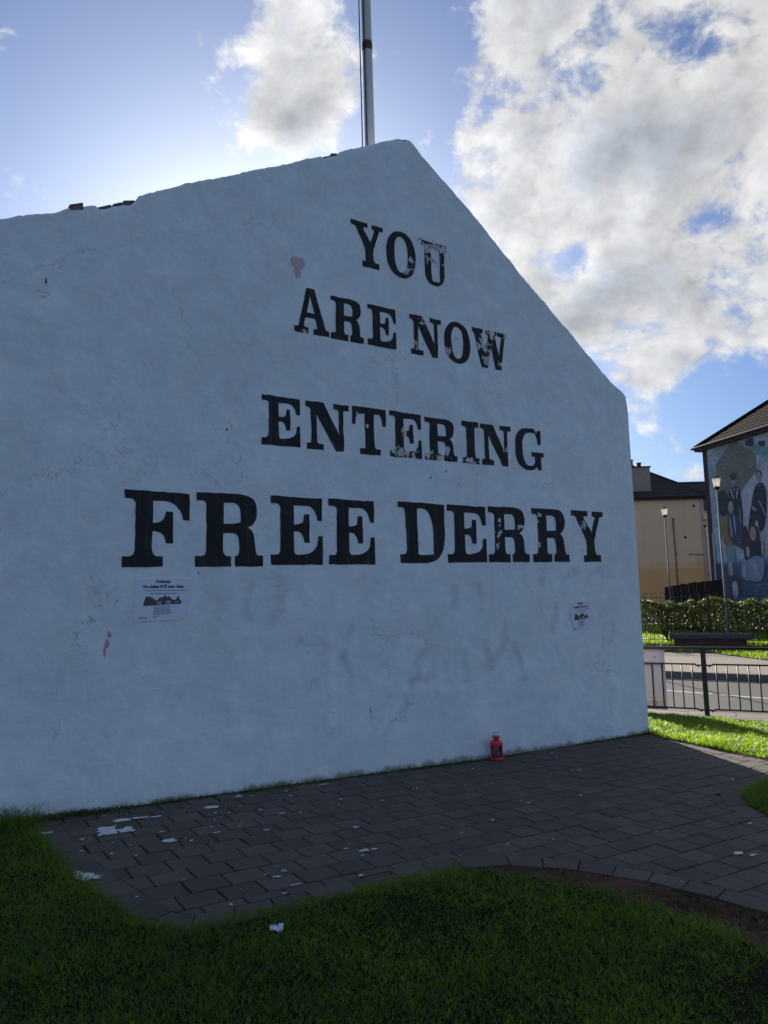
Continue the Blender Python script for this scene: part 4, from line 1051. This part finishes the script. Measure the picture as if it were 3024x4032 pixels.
# generic painted figures
shape([(1.42, 5.06), (1.62, 5.18), (1.92, 5.18), (2.08, 5.0), (2.14, 4.3), (2.10, 3.7), (1.9, 3.2), (1.35, 3.2), (1.30, 4.2)], md, 4); shape(oval(1.76, 5.46, .15, .20), mf, 5); shape(oval(1.76, 5.58, .18, .16), mch, 6)
shape([(1.72, 5.2), (1.80, 5.2), (1.78, 4.9)], mf, 6)
shape([(2.9, 5.04), (3.1, 5.16), (3.32, 5.1), (3.45, 4.85), (3.42, 4.2), (3.2, 3.4), (2.9, 3.3), (2.85, 3.9), (2.6, 3.3), (2.3, 3.4), (2.55, 4.2), (2.72, 4.7)], md, 4); shape(oval(3.13, 5.34, .13, .19), mf, 5); shape(oval(3.13, 5.44, .17, .17), mch, 4)
shape(oval(1.05, 4.62, .34, .52), md, 7); shape(oval(1.50, 4.42, .15, .24), mf, 8)
shape([(.96, 4.05), (1.30, 4.05), (1.52, 3.4), (1.47, 2.86), (.88, 3.0), (.92, 3.6)], my, 7); shape([(1.2, 3.9), (1.55, 4.25), (1.95, 4.0), (2.1, 3.3), (1.9, 2.85), (1.5, 2.9), (1.25, 3.3)], mdk, 8)
shape([(1.1, 2.9), (1.5, 2.85), (1.55, 2.3), (1.05, 2.3)], mt, 8); shape([(1.08, 2.3), (1.36, 2.3), (1.32, 1.75), (1.12, 1.75)], mf, 7)
shape([(1.95, 3.4), (2.3, 3.75), (2.2, 2.8), (1.8, 2.7)], mr, 6); shape([(2.25, 2.95), (2.32, 3.45), (2.6, 3.72), (2.88, 3.5), (2.95, 2.95)], mr, 9); shape(oval(2.60, 3.30, .17, .27), mf, 10)
shape([(2.08, 3.05), (2.5, 2.95), (3.05, 3.05), (3.12, 2.6), (2.75, 2.2), (2.0, 2.25)], md, 8); shape([(2.95, 3.0), (3.12, 3.0), (3.1, 2.5), (2.98, 2.4)], mf, 9)
shape([(1.78, 2.2), (2.2, 2.35), (2.7, 2.5), (3.1, 2.35), (3.05, 1.9), (2.84, 1.5), (1.82, 1.6)], mb_, 9); shape([(2.2, 2.25), (2.35, 2.3), (2.7, 1.95), (2.6, 1.85)], mf, 10)
shape([(.14, 2.28), (.95, 2.25), (1.0, 1.2), (.2, 1.2)], mdk, 3); shape([(1.0, 1.8), (1.75, 1.75), (1.8, .9), (.95, .9)], mch, 4); shape([(1.2, 1.55), (1.55, 1.55), (1.5, .9), (1.25, .9)], cloudp, 5)
# brick courses of the painted gable, folds, collars, hands and highlights
ml = paint('mural_pale_line', (.26, .29, .28)); mhl = paint('mural_highlight', (.34, .37, .42)); mf2 = paint('mural_skin_shade', (.20, .17, .18))
for j in range(9):
    zz_ = 5.35 + j * .155
    for k in range(7):
        x = .86 + k * .31 + (.15 if j % 2 else 0)
        if random.random() < .55 and x + .24 < 2.95 and zz_ < 6.2 + min(x - .78, 3.0 - x) * .55: shape([(x, zz_), (x + .26, zz_), (x + .26, zz_ + .02), (x, zz_ + .02)], ml, 2)
for (cx, cz) in ((1.76, 5.42), (3.13, 5.30), (1.50, 4.38), (2.60, 3.24)):
    shape([(cx - .07, cz + .05), (cx - .02, cz + .06), (cx - .02, cz + .03), (cx - .07, cz + .03)], mch, 12); shape([(cx + .03, cz + .06), (cx + .08, cz + .05), (cx + .08, cz + .03), (cx + .03, cz + .03)], mch, 12)
    shape([(cx - .005, cz + .04), (cx + .02, cz - .04), (cx - .02, cz - .04)], mf2, 12); shape([(cx - .04, cz - .09), (cx + .05, cz - .09), (cx + .04, cz - .11), (cx - .03, cz - .11)], mf2, 12)
shape([(1.60, 5.16), (1.74, 4.7), (1.68, 4.7), (1.52, 5.1)], mhl, 7); shape([(1.95, 5.12), (1.82, 4.7), (1.86, 4.68), (2.02, 5.04)], mhl, 7); shape([(1.95, 4.1), (1.99, 4.5), (2.03, 3.6), (1.98, 3.4)], mhl, 7)
shape([(3.02, 5.1), (3.12, 4.98), (3.24, 5.08), (3.12, 5.03)], mhl, 7); shape([(2.66, 4.35), (2.86, 4.2), (2.9, 4.1), (2.62, 4.22)], mf, 7); shape([(3.0, 4.5), (3.42, 3.7), (3.45, 3.72), (3.04, 4.54)], mhl, 8)
shape([(1.35, 3.95), (1.42, 4.1), (1.5, 3.3), (1.42, 3.2)], mhl, 10); shape([(1.6, 4.05), (1.68, 4.08), (1.7, 3.4), (1.64, 3.3)], mhl, 10); shape([(.95, 3.0), (1.05, 2.95), (1.08, 2.55), (1.0, 2.5)], mf, 10)
shape([(1.9, 2.1), (2.1, 2.2), (2.05, 1.7), (1.92, 1.65)], mhl, 11); shape([(2.5, 2.35), (2.6, 2.38), (2.72, 1.7), (2.62, 1.66)], mhl, 11); shape([(2.2, 2.9), (2.35, 2.75), (2.3, 2.4), (2.15, 2.5)], mhl, 9); shape([(2.68, 1.95), (2.84, 1.86), (2.8, 1.76), (2.66, 1.82)], mf, 12)
# further shapes carry on beyond the edge of the view
shape([(3.9, 4.8), (4.4, 4.9), (4.6, 3.4), (3.8, 3.3)], md, 4); shape(oval(4.15, 5.1, .15, .2), mf, 5); shape([(3.7, 2.8), (4.9, 2.7), (5.2, 1.2), (3.6, 1.2)], mdk, 4)
mb = MB(); mb.tube([(.36, -.07, 3.7), (.36, -.07, .1)], .035, 8); mb.build('downpipe', M['pipe'], mh)
# roof
ov = .20; zr = 7.25
E0, E1, E2, E3 = (-ov, -ov, zr), (9 + ov, -ov, zr), (9 + ov, 7.5 + ov, zr), (-ov, 7.5 + ov, zr)
hh_ = (3.75 + ov) * .75
U0, U1 = (3.75, 3.75, zr + hh_), (5.25, 3.75, zr + hh_)
def tiled_plane(p00, p10, p11, p01, name, parent, m):
    """roof face of separate tiles: alternate tiles in a course sit proud"""
    p00, p10, p11, p01 = map(Vector, (p00, p10, p11, p01)); nrm = (p10 - p00).cross(p01 - p00).normalized()
    ex = (p10 - p00).normalized(); ey = nrm.cross(ex).normalized(); H = (p01 - p00).dot(ey); n = int(H / .3); mb = MB()
    for i in range(n):
        v0, v1 = i * H / n, (i + 1) * H / n + .03
        f = (i + .5) / n; xa = (p01 - p00).dot(ex) * f; xb = (p10 - p00).length + ((p11 - p10).dot(ex)) * f
        k = math.floor(xa / .30) * .30 + (.15 if i % 2 else 0)
        while k < xb:
            a = max(k, xa); b_ = min(k + .30, xb)
            if b_ - a > .02:
                j1 = random.uniform(0, .012); A_ = p00 + ex * (a + .004) + ey * v0; B_ = p00 + ex * (b_ - .004) + ey * v0; Cc = p00 + ex * (b_ - .004) + ey * v1; Dd_ = p00 + ex * (a + .004) + ey * v1
                up = nrm * (.018 + j1 * .4); mid = (A_ + B_) / 2 + nrm * (.028 + j1 * .4); midt = (Cc + Dd_) / 2 + nrm * .02
                mb.add([A_, B_, B_ + up, mid, A_ + up, Cc, midt, Dd_], [(0, 1, 2, 3, 4), (4, 3, 6, 7), (3, 2, 5, 6)])
            k += .30
    o = mb.build(name, m, parent); o['kind'] = 'stuff'; return o
roof_plane(E0, E1, U1, U0, .3, .01, 'roof_slope', M['browntile'], mh)
tiled_plane(E0, E1, U1, U0, 'roof_tiles', mh, M['browntile'])
roof_plane(E1, E2, U1, U1, .3, .03, 'roof_slope', M['browntile'], mh); roof_plane(E2, E3, U0, U1, .3, .03, 'roof_slope', M['browntile'], mh); roof_plane(E3, E0, U0, U0, .3, .03, 'roof_slope', M['browntile'], mh)
mb = MB(); mb.tube([E0, U0], .10, 8); mb.tube([E1, U1], .10, 8); mb.tube([U0, U1], .1, 8); mb.build('hip_tiles', M['browntile'], mh)
mb = MB(); mb.box(-ov, 9 + ov, -ov, 0, 7.152, 7.17); mb.box(-ov, 0, 0, 7.5 + ov, 7.152, 7.17); mb.build('soffit', M['soffit'], mh)
mb = MB(); mb.box(-ov - .02, 9 + ov, -ov - .022, -ov, 7.10, 7.28); mb.box(-ov - .022, -ov, -ov, 7.5 + ov, 7.10, 7.28); mb.build('fascia', M['fascia'], mh)
mb = MB(); mb.tube([(-ov - .1, -ov - .08, 7.24), (9 + ov, -ov - .08, 7.24)], .055, 8); mb.tube([(-ov - .08, -ov - .1, 7.24), (-ov - .08, 7.5, 7.24)], .055, 8); mb.build('gutter', M['fascia'], mh)

# ------------------------------------------------------------------ vegetation
def quads(name, C0, dirs, side, bend, L, wd, tone, m, parent=None):
    """blades: arrays; each blade is a bent tapering strip of 3 triangles"""
    n = len(C0); w2 = wd[:, None] * side / 2
    mid = C0 + dirs * (L * .55)[:, None] + bend * (L * .12)[:, None]; tip = C0 + dirs * (L * .92)[:, None] + bend * (L * .5)[:, None]
    V = np.stack([C0 - w2, C0 + w2, mid - w2 * .8, mid + w2 * .8, tip], 1).reshape(-1, 3)
    b_ = np.arange(n)[:, None] * 5
    T = np.concatenate([b_ + np.array([0, 1, 3]), b_ + np.array([0, 3, 2]), b_ + np.array([2, 3, 4])], 1).reshape(-1, 3)
    me = bpy.data.meshes.new(name); me.vertices.add(len(V)); me.vertices.foreach_set('co', V.astype(np.float32).ravel())
    me.loops.add(len(T) * 3); me.loops.foreach_set('vertex_index', T.astype(np.int32).ravel())
    me.polygons.add(len(T)); me.polygons.foreach_set('loop_start', np.arange(len(T), dtype=np.int32) * 3); me.polygons.foreach_set('loop_total', np.full(len(T), 3, np.int32))
    at = me.attributes.new('tone', 'FLOAT', 'POINT'); at.data.foreach_set('value', np.repeat(tone, 5).astype(np.float32))
    me.update(calc_edges=True); me.materials.append(m)
    o = bpy.data.objects.new(name, me); COL.objects.link(o); o['kind'] = 'stuff'
    if parent: o.parent = parent
    return o
def vnoise(X, Y, f, seed=0.0):
    """smooth value noise on arrays"""
    r2 = np.random.default_rng(int(seed * 10) + 3); tab = r2.random((64, 64))
    x = X * f; y = Y * f; xi = np.floor(x).astype(int); yi = np.floor(y).astype(int); fx_ = x - xi; fy_ = y - yi
    fx_ = fx_ * fx_ * (3 - 2 * fx_); fy_ = fy_ * fy_ * (3 - 2 * fy_)
    g = lambda i, j: tab[i % 64, j % 64]
    return (g(xi, yi) * (1 - fx_) + g(xi + 1, yi) * fx_) * (1 - fy_) + (g(xi, yi + 1) * (1 - fx_) + g(xi + 1, yi + 1) * fx_) * fy_
def blades(name, S, T, zfun, L, wd, m, world=False, lean=.45):
    n = len(S)
    if world: X, Y = S, T
    else: X = WO.x + D.x * S - N_.x * T; Y = WO.y + D.y * S - N_.y * T
    C0 = np.stack([X, Y, zfun(S, T)], 1)
    az = rng.uniform(0, 2 * np.pi, n); ln = np.abs(rng.normal(0, lean, n))
    dirs = np.stack([np.cos(az) * np.sin(ln), np.sin(az) * np.sin(ln), np.cos(ln)], 1)
    a2 = az + rng.normal(0, .6, n); bend = np.stack([np.cos(a2), np.sin(a2), -.35 * np.ones(n)], 1)
    a3 = rng.uniform(0, np.pi, n); side = np.stack([np.cos(a3), np.sin(a3), np.zeros(n)], 1)
    return quads(name, C0, dirs, side, bend, L, wd, rng.random(n), m)
def zg(S, T): return np.interp(S, gsx, gsy) + .008
def soilness(S, T):
    """worn, bare earth beside the curved edge of the paving"""
    d1 = dist_poly(S, T); e = (S > -2.35) & (S < 0) & (T > 1.9)
    wdt = .05 + .38 * np.clip((S + 2.25) / .6, 0, 1)
    k = np.clip((wdt - d1) / .12 + (vnoise(S, T, 9, 2) - .5) * 1.5, 0, 1)
    return np.where(e, k, 0)
# near lawn, in the shade
n = 520000
S = rng.uniform(-7.5, -1.0, n); T = rng.uniform(-.6, 6.4, n)
X = WO.x + D.x * S - N_.x * T; Y = WO.y + D.y * S - N_.y * T
ok = (~in_poly(S, T) | (dist_poly(S, T) < .09 * (vnoise(S, T, 4.5, 7) - .45))) & ((T > .03) | (S < -4.95)) & (Y > 1.2) & (X > -.62 * Y - .5) & (X < .62 * Y + .5)
d1 = dist_poly(S, T)
k = rng.random(n); ok &= (k > soilness(S, T) * .97)
ok &= rng.random(n) < np.clip(1.4 - np.hypot(X, Y) / 9, .25, 1)
S = S[ok]; T = T[ok]; n = len(S)
cl = vnoise(S, T, 3.2, 1) * .6 + vnoise(S, T, 11, 4) * .4
L = rng.uniform(.025, .06, n) * (.55 + 1.0 * cl)
tall = rng.random(n) < .012; L[tall] *= 1.7
g1 = blades('lawn', S, T, zg, L, rng.uniform(.0022, .0045, n), M['grass'], lean=.55); print('near blades', n)
# lawn island at the right edge, shaded
n = 70000; S = rng.uniform(.1, 1.6, n); T = rng.uniform(1.9, 4.2, n); ok = ~in_poly(S, T)
ok &= rng.random(n) > np.where(S < .6, np.clip(1 - (S - .15 - (2.5 - T).clip(0, 1) * .2) / .25, 0, 1), 0) * .8
S = S[ok]; T = T[ok]; n = len(S)
blades('lawn', S, T, zg, rng.uniform(.03, .07, n), rng.uniform(.003, .005, n), M['grass'])
# sunlit strip of grass between the patio and the railing, also behind the wall
n = 190000; S = rng.uniform(1.6, 7.2, n); T = rng.uniform(-2.6, 3.2, n)
X = WO.x + D.x * S - N_.x * T; Y = WO.y + D.y * S - N_.y * T; Q = (X - RAIL0.x) * RQ.x + (Y - RAIL0.y) * RQ.y
ok = ~in_poly(S, T) & (Q < -.44 + .05 * (vnoise(S, T, 6) - .5)) & ((S > 2.2) | (T > .0)) & (S > 1.9) & (X < .68 * Y)
S = S[ok]; T = T[ok]; n = len(S); cl = vnoise(S, T, 2.3, 5) * .55 + vnoise(S, T, 7, 6) * .45
keep = rng.random(n) < .35 + 1.1 * cl; S = S[keep]; T = T[keep]; cl = cl[keep]; n = len(S)
blades('lawn', S, T, zg, rng.uniform(.03, .085, n) * (.35 + 1.2 * cl), rng.uniform(.004, .008, n), M['grass'], lean=.4); print('lit blades', n)
# far lawn behind the railing and verge
n = 70000; X = rng.uniform(4, 17, n); Y = rng.uniform(15.5, 31, n)
Kq = (X - K0.x) * KQ.x + (Y - K0.y) * KQ.y; Fq = (X - F0.x) * FQ.x + (Y - F0.y) * FQ.y
lpp = np.array([(p.x, p.y) for p in lp])
ok = in_poly(X, Y, lpp) & (X / Y > .30) & (X / Y < .62)
X = X[ok]; Y = Y[ok]; n = len(X)
blades('far_grass', X, Y, lambda a, b_: np.full(len(a), -.19), rng.uniform(.05, .13, n), rng.uniform(.012, .022, n), M['grass'], world=True)

# moss and tiny weeds rooted in the paving joints
jp = []
while len(jp) < 5200:
    P = pieces[random.randrange(min(len(pieces), 420))]; i = random.randrange(len(P)); f = random.random()
    s0 = P[i - 1][0] + (P[i][0] - P[i - 1][0]) * f; t0 = P[i - 1][1] + (P[i][1] - P[i - 1][1]) * f
    if fnoise(s0 * 2.2, t0 * 2.2, 5) + (.35 if dist_poly(np.array([s0]), np.array([t0]))[0] < .16 else 0) > .16: jp.append((s0, t0))
    elif random.random() < .05: jp.append((s0, t0))
jp = np.array(jp); n = len(jp)
blades('joint_moss', jp[:, 0] + rng.normal(0, .003, n), jp[:, 1] + rng.normal(0, .003, n), lambda a, b_: np.interp(a, gsx, gsy) - .008, rng.uniform(.006, .020, n), rng.uniform(.003, .006, n), M['weed'], lean=.9)
# crumbs of earth lying in the bare strip beside the paving
cb = MB(); cnt = 0
while cnt < 900:
    s0 = random.uniform(-2.2, -.9); t0 = random.uniform(2.1, 4.2); S_ = np.array([s0]); T_ = np.array([t0])
    if in_poly(S_, T_)[0] or soilness(S_, T_)[0] < .3 or dist_poly(S_, T_)[0] < .05: continue
    cnt += 1; r0 = random.uniform(.003, .012); c0 = st2w(s0, t0, gh(s0) + .018 - r0 * .2)
    p8 = [(c0.x + r0 * random.uniform(.6, 1.3) * a, c0.y + r0 * random.uniform(.6, 1.3) * b_, c0.z + r0 * random.uniform(.3, .8) * c) for a, b_, c in ((1, 0, 0), (0, 1, 0), (-1, 0, 0), (0, -1, 0), (0, 0, 1), (0, 0, -1))]
    cb.add(p8, [(0, 1, 4), (1, 2, 4), (2, 3, 4), (3, 0, 4), (1, 0, 5), (2, 1, 5), (3, 2, 5), (0, 3, 5)])
cbo = cb.build('soil_crumbs', M['soil']); cbo['kind'] = 'stuff'

# weeds and moss along the foot of the wall
n = 9000; S = rng.uniform(-4.3, 2.15, n); T = np.abs(rng.normal(0, .022, n)) + .004
dens_ = .25 + .75 * vnoise(S, T * 0, 2.2, 8); dens_ = np.where(S < -3.45, 1.2, dens_); ok = rng.random(n) < dens_
S = S[ok]; T = T[ok]; n = len(S); T = np.where((S < -3.4), T * 2.2, T)
blades('weeds', S, T, lambda a, b_: np.interp(a, gsx, gsy) - .006, rng.uniform(.010, .035, n) * np.where(S < -3.4, 1.9, 1), rng.uniform(.005, .012, n), M['weed'], lean=.8)
# taller tufts at the left end
n = 500; S = rng.normal(-4.15, .12, n); T = np.abs(rng.normal(.12, .08, n)) + .02
blades('tall_grass', S, T, zg, rng.uniform(.06, .20, n), rng.uniform(.003, .005, n), M['grass'], lean=.4)

# hedge
hg = empty('hedge', (F0.x + FQ.x * .55, F0.y + FQ.y * .55, -.19), math.atan2(FD.y, FD.x)); tag(hg, 'trimmed green privet hedge growing behind the bow-top railing', 'hedge')
n = 46000
x = rng.uniform(-3.2, 6.2, n); v1 = rng.random(n); prof_top = 1.12 + .07 * (vnoise(x, x * 0, 1.1, 2) - .5) * 2 + .08 * (vnoise(x, x * 0 + 3, 5, 3) - .5) * 2
prof_bot = .34 + .16 * (vnoise(x, x * 0 + 7, 1.3, 4) - .5) * 2
z = prof_bot + (prof_top - prof_bot) * rng.random(n) ** .75
hw = .42 * np.clip(1.15 - ((z - .75) / .65) ** 2 * .55, .2, 1)
y = hw * np.sign(rng.uniform(-1, 1, n)) * rng.random(n) ** .35 * (1 + .3 * (vnoise(x, z, 3, 9) - .5) * 2)
top_ = rng.random(n) < .22; z = np.where(top_, prof_top + np.abs(rng.normal(0, .035, n)), z); y = np.where(top_, rng.uniform(-.3, .3, n), y)
C0 = np.stack([x, y, z], 1)
dirs = rng.normal(0, 1, (n, 3)); dirs /= np.linalg.norm(dirs, axis=1)[:, None]; side = np.cross(dirs, rng.normal(0, 1, (n, 3))); side /= np.linalg.norm(side, axis=1)[:, None]
ho = quads('foliage', C0, dirs, side, dirs * .2, rng.uniform(.03, .06, n), rng.uniform(.02, .034, n), rng.random(n), M['leaf'], hg)
for x0 in (-2.1, -.6, .5, 1.4, 2.45, 3.35, 5.0):
    mb = MB()
    for j in range(5):
        a = random.uniform(0, 6.28); dx_ = .22 * math.cos(a); dy_ = .2 * math.sin(a)
        mb.tube([(x0 + .02 * j, .01 * j, 0), (x0 + dx_ * .3, dy_ * .4, .22), (x0 + dx_, dy_, .55), (x0 + dx_ * 1.5, dy_ * 1.3, .95)], [.028, .022, .014, .005], 6)
    mb.build('stem', M['quoin'], hg)
